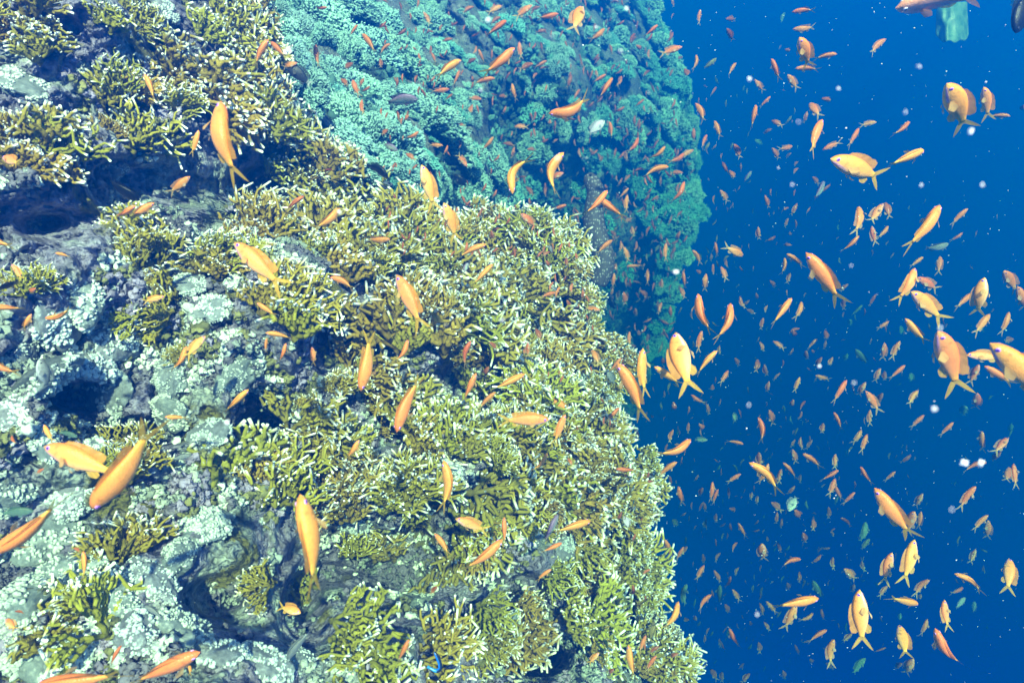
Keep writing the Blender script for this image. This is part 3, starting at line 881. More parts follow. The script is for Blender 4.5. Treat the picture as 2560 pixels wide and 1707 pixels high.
def fish_parts(kind, b, deep=1.0, res=1, tail_long=1.0):
    pal = [np.array(c) for c in PAL[kind]]
    f = bend_fn(b)
    nx, nr = (30, 20) if res == 1 else (11, 8)
    xs = np.concatenate([[0.0], .78 * np.linspace(.08, 1, nx - 1) ** 1.25])
    top, bot, th = (np.interp(xs, _PX, a) for a in (_TOP, _BOT, _THK))
    if res == 1:   # smooth the profile
        for a in (top, bot, th):
            a[1:-1] = (a[:-2] + 2 * a[1:-1] + a[2:]) / 4
    top, bot = top * deep, bot * deep
    top, bot = top * .94, bot * .94
    ang = np.arange(nr) / nr * 2 * math.pi
    V, C = [], []
    for i, x in enumerate(xs):
        cz, sy = np.cos(ang), np.sin(ang)
        z = np.where(cz > 0, top[i], bot[i]) * np.sign(cz) * np.abs(cz) ** .92
        y = th[i] * np.sign(sy) * np.abs(sy) ** .85
        V.append(np.stack([np.full(nr, x), y, z - .012 * (x < .1) * (1 - x / .1)], 1))
        w = (cz + 1) / 2
        col = np.where((w > .5)[:, None], pal[1] + (pal[0] - pal[1]) * (2 * w - 1)[:, None] ** 1.3, pal[2] + (pal[1] - pal[2]) * (2 * w)[:, None])
        tt = np.clip((x - .62) / .16, 0, 1)
        col = col * (1 - tt) + (pal[4] * .6 + pal[1] * .4) * tt if kind not in ('dark',) or x > .72 else col
        # violet stripe from the eye down to the pectoral fin
        zc = -.035 - (x - .08) * .25
        zz = (np.where(cz > 0, top[i], bot[i]) * cz)
        st = np.exp(-((zz - zc) / .010) ** 2) * (0.05 < x < 0.27)
        col = col * (1 - .8 * st[:, None]) + pal[5] * .8 * st[:, None]
        gl = np.exp(-((x - .205 + .35 * np.abs(zz)) / .008) ** 2) * (np.abs(zz) < .09)
        col = col * (1 - .35 * gl[:, None])
        col = col * (1 + .07 * noise(np.stack([np.full(nr, x * 38), zz * 70, cz * 0], 1), 5))[:, None]
        if kind == 'purple':
            sp = np.exp(-((x - .45) / .16) ** 2 - ((zz) / .05) ** 2)
            col = col * (1 - sp[:, None]) + np.array([.40, .55, .42]) * sp[:, None]
        C.append(col)
    V = np.concatenate(V); C = np.concatenate(C)
    F = grid_faces(nx, nr, True).tolist()
    k = (nx - 1) * nr
    F.append([k + j for j in range(nr)][::-1])
    body = (f(V), F, C)
    # fins
    def shade(V_, c, dark=.0):
        v2 = np.asarray(V_)
        st = .82 + .22 * (np.sin(v2[:, 0] * 260 + v2[:, 2] * 330) > -.2)
        return np.tile(c, (len(V_), 1)) * st[:, None]
    fins = []
    m = 5 if res == 1 else 2
    # caudal: lunate with drawn-out lobes
    na = 11 if res == 1 else 5
    rays = []
    for a in np.linspace(-1, 1, na):
        ln = (.065 + .235 * tail_long * abs(a) ** 1.9)
        an = a * .62
        p0 = np.array([.765, 0, a * .034 * deep])
        ray_ = [p0 + np.array([math.cos(an) * ln * q, 0, math.sin(an) * ln * q * (1 - .25 * q)]) for q in np.linspace(0, 1, m)]
        rays.append(ray_)
    V_, F_ = sheet(rays, 0)
    c_ = shade(V_, pal[4])
    q_ = np.tile(np.linspace(0, 1, m), na)
    if kind in ('orange', 'dull'):
        e_ = np.repeat(np.abs(np.linspace(-1, 1, na)), m)
        c_ = c_ * (1 - .25 * (1 - e_[:, None]) * q_[:, None]) + np.array([.15, .1, .2]) * (.25 * (1 - e_[:, None]) * q_[:, None])
    fins.append(('tail_fin', f(V_), F_.tolist(), c_))
    # dorsal
    nd_ = 13 if res == 1 else 4
    rays = []
    for a in np.linspace(0, 1, nd_):
        x = .22 + a * .47
        z0 = np.interp(x, _PX, _TOP) * deep - .006
        hgt = (.035 + .035 * math.sin(min(1, a * 1.25) * math.pi * .62)) * (1 if a < .97 else .5) * (1.25 if .72 < a < .97 else 1)
        rays.append([np.array([x + q * hgt * .9, 0, z0 + hgt * q]) for q in np.linspace(0, 1, 3 if res == 1 else 2)])
    V_, F_ = sheet(rays, 0)
    fins.append(('dorsal_fin', f(V_), F_.tolist(), shade(V_, pal[3] * .55 + pal[0] * .45)))
    # anal
    rays = []
    for a in np.linspace(0, 1, 7 if res == 1 else 3):
        x = .54 + a * .14
        z0 = -np.interp(x, _PX, _BOT) * deep + .006
        hgt = .065 * math.sin(math.pi * (.25 + .6 * a))
        rays.append([np.array([x + q * hgt * 1.1, 0, z0 - hgt * q]) for q in np.linspace(0, 1, 3 if res == 1 else 2)])
    V_, F_ = sheet(rays, 0)
    fins.append(('anal_fin', f(V_), F_.tolist(), shade(V_, pal[3])))
    if res == 1:
        for s_ in (-1, 1):
            rays = []
            for a in np.linspace(0, 1, 6):   # pelvic
                ln = .15 - .07 * a
                an = .25 + a * .35
                p0 = np.array([.30 + a * .025, s_ * .022, -np.interp(.3, _PX, _BOT) * deep + .012])
                rays.append([p0 + ln * q * np.array([math.cos(an), s_ * .22, -math.sin(an)]) for q in np.linspace(0, 1, 3)])
            V_, F_ = sheet(rays, 0)
            fins.append(('pelvic_fin', f(V_), F_.tolist(), shade(V_, pal[3] * .8 + .15)))
            rays = []
            for a in np.linspace(-1, 1, 7):  # pectoral, held out from the flank
                ln = .15 * (1 - .3 * abs(a))
                an = a * .55 - .15
                p0 = np.array([.26, s_ * .073, -.03 + a * .014])
                rays.append([p0 + ln * q * np.array([math.cos(an) * .82, s_ * .57, math.sin(an) * .8]) for q in np.linspace(0, 1, 3)])
            V_, F_ = sheet(rays, 0)
            fins.append(('pectoral_fin', f(V_), F_.tolist(), shade(V_, pal[3] * .8 + .12)))
        for s_ in (-1, 1):
            kv, kf = ICO2
            n_ = kv[:, 1] * s_
            c_ = np.where((n_ > .90)[:, None], np.array([.01, .01, .02]), np.where((n_ > .6)[:, None], pal[6], pal[5]))
            V_ = kv * np.array([.026, .012, .026]) + np.array([.085, s_ * .047, .014])
            fins.append(('eye', f(V_), kf.tolist(), c_))
    return body, fins

def centre(V):            # origin in the middle of the fish
    return np.asarray(V) - np.array([.45, 0, 0])

BENDS = [-1.1, -.6, -.25, 0, .25, .6, 1.1]
_cache = {}
def fish_meshes(kind, bi, deep, merged):
    key = (kind, bi, deep, merged)
    if key in _cache: return _cache[key]
    body, fins = fish_parts(kind, BENDS[bi], deep, tail_long=1.0 if kind in ('orange', 'dull', 'pink') else .35)
    if merged:
        Vs, Fs, Cs, mi, off = [body[0]], list(body[1]), [body[2]], [0] * len(body[1]), len(body[0])
        for n_, V_, F_, C_ in fins:
            Vs.append(V_); Fs += [[a + off for a in f_] for f_ in F_]; Cs.append(C_); off += len(V_)
            mi += [2 if n_ == 'eye' else 1] * len(F_)
        me = mesh('fish', centre(np.concatenate(Vs)), Fs, M_FISH, col=np.concatenate(Cs))
        me.materials.append(M_FIN); me.materials.append(M_EYE)
        me.polygons.foreach_set('material_index', mi)
        r = me
    else:
        r = [('body', mesh('body', centre(body[0]), body[1], M_FISH, col=body[2]))]
        for n_, V_, F_, C_ in fins:
            r.append((n_, mesh(n_, centre(V_), F_, M_EYE if n_ == 'eye' else M_FIN, col=C_)))
    _cache[key] = r
    return r

NEAR_BVH = None
def build_bvh():
    global NEAR_BVH
    NEAR_BVH = []
    for me in (near_me, far_me):
        NEAR_BVH.append(BVHTree.FromPolygons([v.co for v in me.vertices], [tuple(p.vertices) for p in me.polygons]))
build_bvh()
def reef_dist(px, py):
    d = P(px, py, 1.0); L = np.linalg.norm(d)
    best = 99
    for b in NEAR_BVH:
        h = b.ray_cast(Vector((0, 0, 0)), Vector(d / L))
        if h[0] is not None: best = min(best, h[3] / L)
    return best

def fish_matrix(hx, hy, tx, ty, w, rng, kind, deep, roll=None, bi=3):
    L = math.hypot(hx - tx, hy - ty)
    r = w / L * .8
    side, topv = .31 * deep, .165
    tilt = rng.uniform(-.3, .3) if L < 110 else rng.uniform(-.08, .08)
    if r > side:
        tilt = math.acos(max(.72, min(1, side / r))) * (1 if rng.random() < .6 else -1)
    rr = r * math.cos(tilt)
    q = min(1, max(0, (rr - topv) / (side - topv)))
    phi = math.acos(min(1, q)) * .85          # 0 side-on, pi/2 seen from above
    if roll is not None: phi = roll
    true = rng.uniform(.095, .112) * {'orange': 1}.get(kind, 1.35)
    mx, my = (hx + tx) / 2, (hy + ty) / 2
    d = FPX * true * math.cos(tilt) / L
    d = max(d, .52)
    lim = min(reef_dist(mx, my), reef_dist(hx, hy), reef_dist(tx, ty))
    if lim < 50: d = min(d, max(.45, lim * .93 - .17))
    d = min(d, 9.5)
    dz = math.tan(tilt) * L * d / FPX / 2
    H = P(hx, hy, d - dz) @ CM                  # snout and tail tip, camera frame
    T = P(tx, ty, d + dz) @ CM
    u = np.array([hx - tx, -(hy - ty)]) / L    # heading in the picture, y up
    e1 = (T - H) / np.linalg.norm(T - H)
    perp = np.array([-u[1], u[0], 0.0])
    if perp[1] < 0: perp = -perp
    if abs(u[0]) < .3 and rng.random() < .35: perp = -perp
    v_ = -(H + T) / 2; v_ /= np.linalg.norm(v_)
    v_ = v_ - e1 * (v_ @ e1); v_ /= np.linalg.norm(v_)
    perp = perp - e1 * (perp @ e1); perp = perp - v_ * (perp @ v_); perp /= np.linalg.norm(perp)
    Z = math.cos(phi) * perp + math.sin(phi) * v_
    Y = np.cross(Z, e1)
    ch = bend_fn(BENDS[bi])(np.array([[1.0, 0, 0]]))[0]
    g_ = math.atan2(ch[1], ch[0])
    B = np.stack([e1, Y, Z], 1) @ np.array([[math.cos(g_), math.sin(g_), 0], [-math.sin(g_), math.cos(g_), 0], [0, 0, 1]])
    scale = np.linalg.norm(T - H) / np.linalg.norm(ch[:2])
    Mw = CM @ B * scale
    c = CM @ H - Mw @ np.array([-.45, 0, 0])
    return np.block([[Mw, c[:, None]], [np.zeros((1, 3)), np.ones((1, 1))]]), L, d, phi, q, u

HEADS = ['right', 'up and right', 'straight up', 'up and left', 'left', 'down and left', 'straight down', 'down and right']
def fzone(px, py):
    if px > 2250: return 'in open water by the right edge'
    if px > 1880: return 'in upper right open water' if py < 560 else ('in right open water' if py < 1150 else 'in lower right open water')
    if px > 1640: return 'beside the far slope in blue water' if py < 620 else ('in blue water right of the reef' if py < 1200 else 'in blue water below right')
    if py < 620 and px > 700 and not (px < 900 and py > 420):
        if px > 1380 and py > 400: return 'before the dark hollow'
        return 'over the soft corals' if px < 1150 else 'over the teal far slope'
    if px > 1430: return 'off the reef shoulder'
    if px < 560: return 'over upper left reef' if py < 560 else ('over left rocks' if py < 1050 else 'over lower left corals')
    if py < 560: return 'over upper middle reef'
    if py < 900: return 'over the middle fire corals'
    if py < 1250: return 'over the lower fire corals'
    return 'over the bottom reef'

def add_fish(entry, rng, kind='orange'):
    hx, hy, tx, ty, w = entry[:5]
    b = entry[5] if len(entry) > 5 else None
    deep = {'orange': 1.0, 'purple': 1.55, 'dark': 1.5, 'black': 1.6, 'pale': 1.5, 'green': 1.35, 'grey': 1.2, 'olive': 1.2, 'pink': 1.35}[kind]
    L = math.hypot(hx - tx, hy - ty)
    if b is None:
        b = int(rng.choice([1, 2, 3, 4, 5], p=[.1, .25, .3, .25, .1])) if L < 120 else int(rng.choice([2, 3, 4]))
    if kind == 'orange' and w / L > .45: deep = 1.12
    M, L, d, phi, q, u = fish_matrix(hx, hy, tx, ty, w, rng, kind, deep, bi=b, roll=entry[6] if len(entry) > 6 else None)
    big = L > 78
    nm = {'orange': 'anthias', 'purple': 'surgeonfish', 'dark': 'surgeonfish', 'black': 'reef_fish', 'pale': 'reef_fish', 'green': 'wrasse', 'grey': 'reef_fish', 'olive': 'wrasse', 'pink': 'pink_anthias'}[kind]
    if big:
        o = obj(nm, None)
        o.empty_display_size = .02
        for n_, me in fish_meshes(kind, b, deep, False): obj(n_, me, o)
    else:
        o = obj(nm, fish_meshes('dull' if kind == 'orange' and (d > 1.9 or frng.random() < .25) else kind, b, deep, True))
    o.matrix_world = Matrix(M.tolist())
    k = int(round(math.degrees(math.atan2(u[1], u[0])) / 45)) % 8
    size = 'large' if L > 165 else 'medium' if L > 95 else 'small' if L > 55 else 'tiny'
    colw = {'orange': 'bright orange' if L > 120 else ('orange' if L > 60 else 'dull orange'), 'purple': 'violet grey', 'dark': 'black pale tailed', 'black': 'blackish', 'pale': 'pale lilac', 'green': 'dull green',
            'grey': 'grey', 'olive': 'olive', 'pink': 'pink and white'}[kind]
    what = {'orange': 'anthias', 'pink': 'fish'}.get(kind, 'fish')
    st = '%s %s %s%s heading %s, %s' % (size, colw, 'curved ' if b in (0, 6) else '', what, HEADS[k], fzone((hx + tx) / 2, (hy + ty) / 2))
    defer(o, st, (hx + tx) / 2, {'orange': 'anthias'}.get(kind, 'fish'), {'orange': 'orange anthias schooling along the reef'}.get(kind, 'other reef fish among the anthias'), share=(L < 48 and kind == 'orange'))
    return o

# fish read off the photograph in nine windows: head x y, tail x y, body width (window pixels), optional bend index
WIN = {'A': (0, 0, 2.735), 'B': (850, 0, 2.735), 'C': (1700, 0, 2.735), 'D': (0, 565, 2.735), 'E': (850, 565, 2.735), 'F': (1700, 565, 2.735),
       'G': (0, 1130, 2.718), 'H': (850, 1130, 2.718), 'I': (1700, 1130, 2.718)}
FISH = {
'A': '''1515 690 1650 1270 165 5;1835 270 1740 470 65;1850 285 1960 400 50;2075 290 2095 455 50;2160 305 2185 470 45;2035 430 1930 465 45;985 505 1055 700 48;1360 890 1305 1070 50;
1300 1205 1145 1330 75;1055 1385 870 1510 75;925 1405 770 1490 45;2080 1340 1940 1460 40;2320 1420 2130 1570 75;20 1075 125 1120 70;2235 50 2140 75 30;2205 565 2240 655 40;2220 1165 2300 1150 22;1830 -20 1850 35 25''',
'B': '''1195 325 960 520 90 2;1655 45 1590 225 105;1425 775 1700 640 95 6;830 410 650 545 68;1140 140 985 255 48;1315 35 1190 130 62;1370 45 1290 80 35;1495 95 1340 125 52;1110 40 1000 95 48;915 45 820 85 38;
570 80 620 175 42;455 195 390 265 30;1100 115 1010 165 38;770 265 690 285 30;150 230 245 375 50;345 300 270 385 32;275 400 280 470 30;120 170 60 255 28;90 430 10 485 42;85 545 140 670 50;165 535 135 590 26;
205 590 150 645 24;150 680 165 790 38;5 540 60 590 36;945 335 990 440 36;1225 285 1240 410 45;930 400 860 440 36;1320 435 1230 475 52;1415 415 1320 470 35;1060 535 900 580 52;750 610 610 625 48;820 480 770 600 32;
1165 490 1120 565 22;1175 570 1210 700 42;970 680 880 670 38;905 715 885 800 36;1135 725 1120 790 22;1085 660 1150 660 32;430 800 405 865 26;470 785 440 840 22;330 885 280 925 55;540 900 435 945 34;
705 995 600 990 38;790 850 860 860 33;1050 935 960 1035 36;815 945 835 1030 28;870 1140 800 1050 48;1115 980 1215 995 38;1190 1005 1185 1090 28;1280 1020 1345 1025 33;1425 950 1370 990 22;1530 1040 1490 1345 72 6;
1180 1325 1330 1070 68 0;1530 1180 1425 1230 60;1375 1150 1385 1190 24;1830 1300 1650 1480 48;1760 1350 1960 1500 65;1270 1275 1330 1345 38;1810 1260 1830 1320 38;1550 1400 1415 1430 34;1975 1285 1900 1365 28;
1965 1330 1960 1460 42;1595 1450 1650 1510 28;2000 1490 1930 1530 32;2340 320 2180 375 68;2175 170 2070 260 32;1945 140 1880 200 26;2020 230 1950 300 24;1810 195 1695 280 48;2025 310 2080 360 38;2345 390 2290 410 24;
1775 390 1730 450 18;1820 510 1720 570 33;1750 480 1760 520 26;1865 530 1760 690 34;1640 610 1590 690 28;1925 520 1900 620 32;1580 510 1570 610 32;1945 730 1870 790 26;2080 680 2010 735 24;1840 830 1855 960 32;
1435 815 1440 870 26;1190 865 1295 870 42;1915 800 1890 850 20;2040 940 1950 1050 38;1950 1030 1965 1110 33;2225 1000 2100 1085 38;2250 1140 2060 1230 52;2355 1050 2230 1110 44;2355 1240 2250 1390 45 1;
2345 1180 2250 1185 42;1700 1010 1740 1070 28;1765 1050 1790 1110 28;560 1125 650 1450 135;712 1385 800 1655 135 3 .15;1235 1460 1350 1560 75;1055 1400 1120 1470 48;450 1050 510 1090 36;2120 480 2070 520 32;1330 840 1330 880 22;700 170 670 220 22;
1410 205 1330 230 32;1350 500 1300 545 26;1090 480 1050 530 26;905 520 900 590 36;1490 950 1455 975 18''',
'C': '''820 255 885 470 140;1075 370 905 410 52;315 130 385 135 42;320 195 365 285 52;140 65 130 175 33;110 375 80 490 28;30 470 70 550 42;385 430 330 525 28;625 400 685 560 52;735 510 810 620 62;
510 545 575 630 46;250 595 205 660 22;1410 265 1305 375 52;965 675 1065 695 48;885 705 965 810 70;620 660 540 740 33;520 715 485 890 38;105 705 160 840 52;235 825 280 950 46;625 825 700 860 48;630 880 560 920 33;870 760 855 850 33;
975 815 900 1065 68;1225 875 1145 1015 42;1345 835 1225 860 56;1570 830 1440 930 33;370 985 410 1075 52;185 920 150 1020 28;95 875 80 970 33;95 1025 0 1085 42;630 1010 680 1095 42;770 1000 660 1020 42;760 1045 720 1085 28;
810 1105 760 1140 22;810 1150 750 1195 26;290 1105 320 1200 33;335 1165 390 1240 42;415 1115 415 1180 20;275 1300 330 1390 46;580 1335 610 1430 38;905 1210 945 1255 42;1030 1260 955 1325 28;1030 1080 1390 1225 170;1670 1025 1400 1145 52;
1830 568 1960 900 205;2080 595 2110 830 105;2260 795 2090 800 52;1220 1410 1185 1620 68;1390 1390 1300 1520 66;1400 1385 1430 1480 76;1780 1400 1520 1720 98;1970 1425 1850 1550 48;800 1390 770 1480 33;745 1420 670 1445 24;740 1490 715 1559 26;
765 85 930 70 56;770 200 925 180 56;715 340 780 355 62;790 470 960 480 50;975 1025 1110 965 55;2355 715 2320 780 75''',
'D': '''1605 110 1960 440 165 4 .3;1125 480 970 520 62;1755 525 1895 620 48;1815 730 2010 775 52;1825 765 1820 870 30;1955 800 1900 940 30;2130 825 2140 960 46 1;1405 750 1260 910 86;1275 820 1150 1000 52;1700 1115 1520 1285 52;
305 630 495 545 38;215 600 150 715 46;-80 550 190 565 60;245 425 175 475 38;375 185 485 215 32;-150 60 110 150 70;80 260 150 370 46;-60 905 140 1005 58;1125 1305 1290 1310 48;300 1355 370 1480 42;80 1430 100 1510 28;2255 350 2420 440 56''',
'E': '''345 90 165 90 58;1000 125 790 230 54;1045 260 890 420 44;390 330 570 720 148;140 1130 200 710 125 4;465 775 355 940 44;385 1410 565 1010 115;895 785 860 980 44;930 1005 840 1210 54;1265 1010 1020 1130 54;1065 1135 940 1265 48;
1015 960 975 1050 46;1020 790 1080 850 38;1430 1320 1075 1330 125;1435 1155 1590 1310 78;1540 1285 1460 1500 74;1910 1240 1810 1345 38;1900 935 2075 1340 128;2070 835 2095 1180 92;2150 960 2340 1090 68;1925 900 1830 1010 33;1720 845 1780 960 58;
1780 575 1665 560 48;1475 455 1360 495 38;1505 415 1475 515 28;1460 380 1410 450 26;1575 635 1490 685 26;1550 505 1580 580 38;1590 390 1565 475 30;1660 425 1670 515 30;1285 795 1285 900 44;1335 700 1375 780 46;1405 235 1445 300 38;1435 175 1380 205 26;
1550 215 1550 280 33;1600 180 1630 240 28;1580 50 1620 90 33;1865 95 1750 200 44;1940 140 1975 250 44;1920 100 1925 190 33;1850 30 1890 80 38;2230 115 2230 245 38;2325 35 2295 115 36;1995 0 2010 70 33;1960 275 2080 270 33;1885 255 1885 330 36;
1875 320 1860 430 36;2105 290 2100 410 36;1785 305 1830 340 24;1975 385 1975 440 26;1905 440 1895 510 28;1940 450 1950 545 46;2200 520 2170 610 36;2260 545 2250 640 33;2330 420 2340 490 38;2050 440 2110 490 38;2200 360 2200 450 38;2020 560 2025 620 33;
2250 670 2170 645 28;1980 720 1985 830 36;2040 710 2045 770 36;2105 740 2100 800 26;2105 810 2110 860 33;2210 900 2200 970 46;2280 1200 2285 1290 42;2125 1290 2150 1330 33;2015 1390 2040 1460 56;2290 955 2240 1000 24;2280 1390 2235 1480 36;2400 1455 2140 1560 66;
1035 30 1050 100 42;130 1460 40 1600 50;2290 727 2400 1160 225''',
'F': '''535 5 540 100 42;655 70 590 120 24;765 60 720 40 46;765 130 690 130 33;1225 65 1090 180 35;1310 0 1340 135 52;1425 0 1340 90 33;1935 45 1840 105 33;430 205 290 130 72;85 165 140 270 42;240 110 255 215 33;280 275 320 380 46;225 260 230 340 24;
215 185 210 240 24;180 325 170 450 46;110 300 160 340 33;20 310 35 430 35;0 420 30 490 38;715 215 685 335 33;730 190 850 290 42;615 375 655 420 42;755 320 730 400 33;870 350 900 370 42;865 180 1115 545 148;1150 395 1090 450 33;1120 490 1120 570 38;
1340 465 1290 555 30;1665 210 1565 285 33;1605 285 1465 530 92;1620 350 1770 440 72;1583 445 1820 665 128;1780 205 1765 340 52;2080 350 2030 615 128 1;1995 460 1875 570 42;2215 305 2310 460 86;2310 410 2360 570 75;2120 600 2005 750 58;2250 585 2185 750 48;
1540 630 1695 800 73;1430 650 1340 705 33;1770 715 1915 1160 198;2125 795 2620 1210 235;1955 880 2250 905 118;2045 945 1975 1090 68;2080 955 2290 1090 82;2280 770 2215 790 46;2035 1140 2020 1250 72;1630 1120 1560 1230 46;1400 795 1385 920 52;
1505 785 1445 920 52;1540 950 1425 1050 38;1370 970 1330 1070 42;1400 990 1400 1060 42;1045 895 1010 970 33;970 895 920 980 42;940 770 870 850 26;860 850 870 915 42;900 845 925 885 28;990 710 1010 800 42;820 700 725 720 33;770 710 795 785 38;
635 785 720 845 42;545 790 575 865 33;765 490 620 690 44;830 515 775 645 42;570 625 550 715 33;600 540 565 600 24;475 505 430 560 24;410 480 430 580 33;455 570 515 600 28;520 455 530 520 28;125 460 230 745 78;345 525 225 795 56 1;150 715 125 870 48;
255 850 110 1030 48;330 985 265 1085 38;225 1080 210 1145 33;270 815 265 890 28;375 900 405 960 33;530 910 520 990 46;575 945 595 1030 38;610 1060 590 1150 36;820 1030 780 1140 38;925 1020 1030 1050 38;1140 1050 1040 1220 48;1270 1065 1220 1160 48;
1270 1125 1370 1285 73;1385 1140 1345 1220 44;1300 1255 1300 1370 40;1050 1270 1105 1400 42;1240 1390 1170 1490 40;1280 1420 1235 1559 42;980 1345 970 1420 48;905 1460 860 1530 30;825 1440 820 1540 33;775 1185 755 1260 36;860 1195 785 1265 26;610 1255 635 1350 46;
535 1305 550 1490 54 1;1670 1290 1570 1385 38;1870 1340 1770 1440 38;2065 1400 2070 1545 48;2245 1445 2140 1559 62;75 1150 180 1210 38;180 1210 200 1295 33;60 1340 55 1425 28;130 1350 180 1415 38;435 1490 310 1470 33''',
'G': '''300 -45 850 175 150 3 .5;615 385 1060 -230 150 4 .9;2035 285 2130 980 178 2;1358 1355 860 1590 98;235 1600 870 1500 130;-60 690 440 290 85;2045 1090 1885 1045 84;565 670 560 870 38;500 650 570 680 28;825 1310 745 1470 30;100 1080 190 1080 28;40 1130 110 1210 56;300 110 240 150 28;1260 1420 1290 1520 28''',
'H': '''705 55 680 415 92 1;1410 5 1285 130 36;785 450 1015 540 100;1115 440 1120 640 44;1105 590 810 810 58;640 550 745 710 58;1705 465 1430 550 48;1510 615 1355 685 34;1435 795 1335 880 34;660 910 620 955 38;470 1270 385 1440 44;1960 1305 2005 1550 73;
1760 1360 1685 1440 44;2080 1240 2030 1370 42;2170 1315 2090 1370 33;2150 1380 2080 1500 38;2300 1365 2225 1400 33;2300 1010 2185 1210 58 1;2225 955 2130 995 30;2205 860 2290 910 36;1990 900 1995 980 30;2110 795 2035 825 24;2205 590 2250 740 46;2337 640 2280 740 33;
2165 270 2170 370 40;2290 65 2150 185 48;1875 115 2030 125 40;2090 190 2150 240 38;2195 195 2195 250 24;2300 230 2330 360 46;2240 160 2250 240 28;2190 530 2190 600 28;1545 40 1580 90 33;1860 1470 1820 1510 36;1915 400 1890 480 30''',
'I': '''470 70 680 295 84;600 75 520 215 48;535 0 545 90 46;765 -20 790 80 42;835 10 965 115 48;1055 10 1050 120 42;1080 120 945 200 28;1055 175 1005 305 46;1050 220 1105 330 42;1190 270 1100 360 33;1570 15 1505 90 30;1465 130 1385 200 30;1225 95 1315 225 42;
1650 280 1595 375 48;1640 400 1620 530 46;690 115 675 220 38;700 70 795 190 38;780 225 735 305 30;820 150 815 205 28;415 145 315 210 36;220 200 205 340 38;260 250 225 360 30;155 240 130 300 42;330 235 335 320 24;490 270 480 325 28;530 295 520 350 28;
335 380 405 410 33;160 335 175 410 28;245 415 245 485 33;660 405 665 500 33;690 450 685 520 26;620 340 680 390 48;780 390 830 480 56;905 450 905 540 46;1010 370 1010 450 33;1090 445 1175 485 26;1025 530 1050 585 26;835 545 850 620 42;395 480 450 585 36;
340 480 340 555 26;555 620 570 740 72;390 610 325 680 26;665 610 680 695 33;590 570 595 620 24;825 725 685 790 33;960 695 905 775 28;1040 710 1030 800 33;275 680 220 745 26;50 640 0 700 36;155 690 160 760 28;165 765 105 875 40;230 800 280 890 38;
400 780 360 840 26;345 840 325 930 26;355 930 410 1020 40;305 1030 335 1095 33;215 965 130 1090 38;540 1020 575 1110 36;585 1010 660 1100 42;570 1150 615 1220 33;475 1145 485 1200 26;810 810 810 890 36;730 885 735 940 30;945 990 610 1055 58;
790 1030 700 1210 72;905 1090 800 1140 30;960 1060 965 1150 33;1000 1205 865 1300 35;1045 1270 1030 1470 68;1325 240 1595 590 150;1590 400 1540 560 84;1440 680 1385 910 88;1590 590 1510 905 112;1410 905 1350 990 36;1185 895 1165 955 38;1115 790 1200 870 56;
1235 735 1245 810 28;1695 865 1590 990 52;1620 1030 1410 985 58;1635 960 1625 1020 42;2010 230 1895 400 62;2095 425 1990 540 44;2095 460 2085 590 56;2265 75 2285 250 52;2240 100 2215 200 66;2085 70 1920 145 33;2180 0 2110 60 50;2010 655 1970 760 44;
2240 720 2225 970 112;1865 825 2060 970 52;1925 915 1830 960 28;1795 1000 1830 1220 76;1735 1195 1940 1450 72 5;1680 1130 1630 1250 36;1215 930 1240 1340 158;1490 1170 1540 1400 136;1585 1400 1530 1510 66;1510 1430 1455 1470 46;1400 1325 1310 1360 18;
1170 1230 1100 1290 36;990 1430 1030 1460 38;475 1500 415 1568 40;700 1480 710 1540 30;205 1470 245 1535 36;285 1490 285 1545 30;335 1195 410 1330 38;265 1265 275 1320 24;170 1240 175 1310 24;535 1290 540 1350 33;780 1305 810 1380 26;885 1400 905 1450 30;
65 1135 0 1145 30;105 1110 105 1170 30''',
}
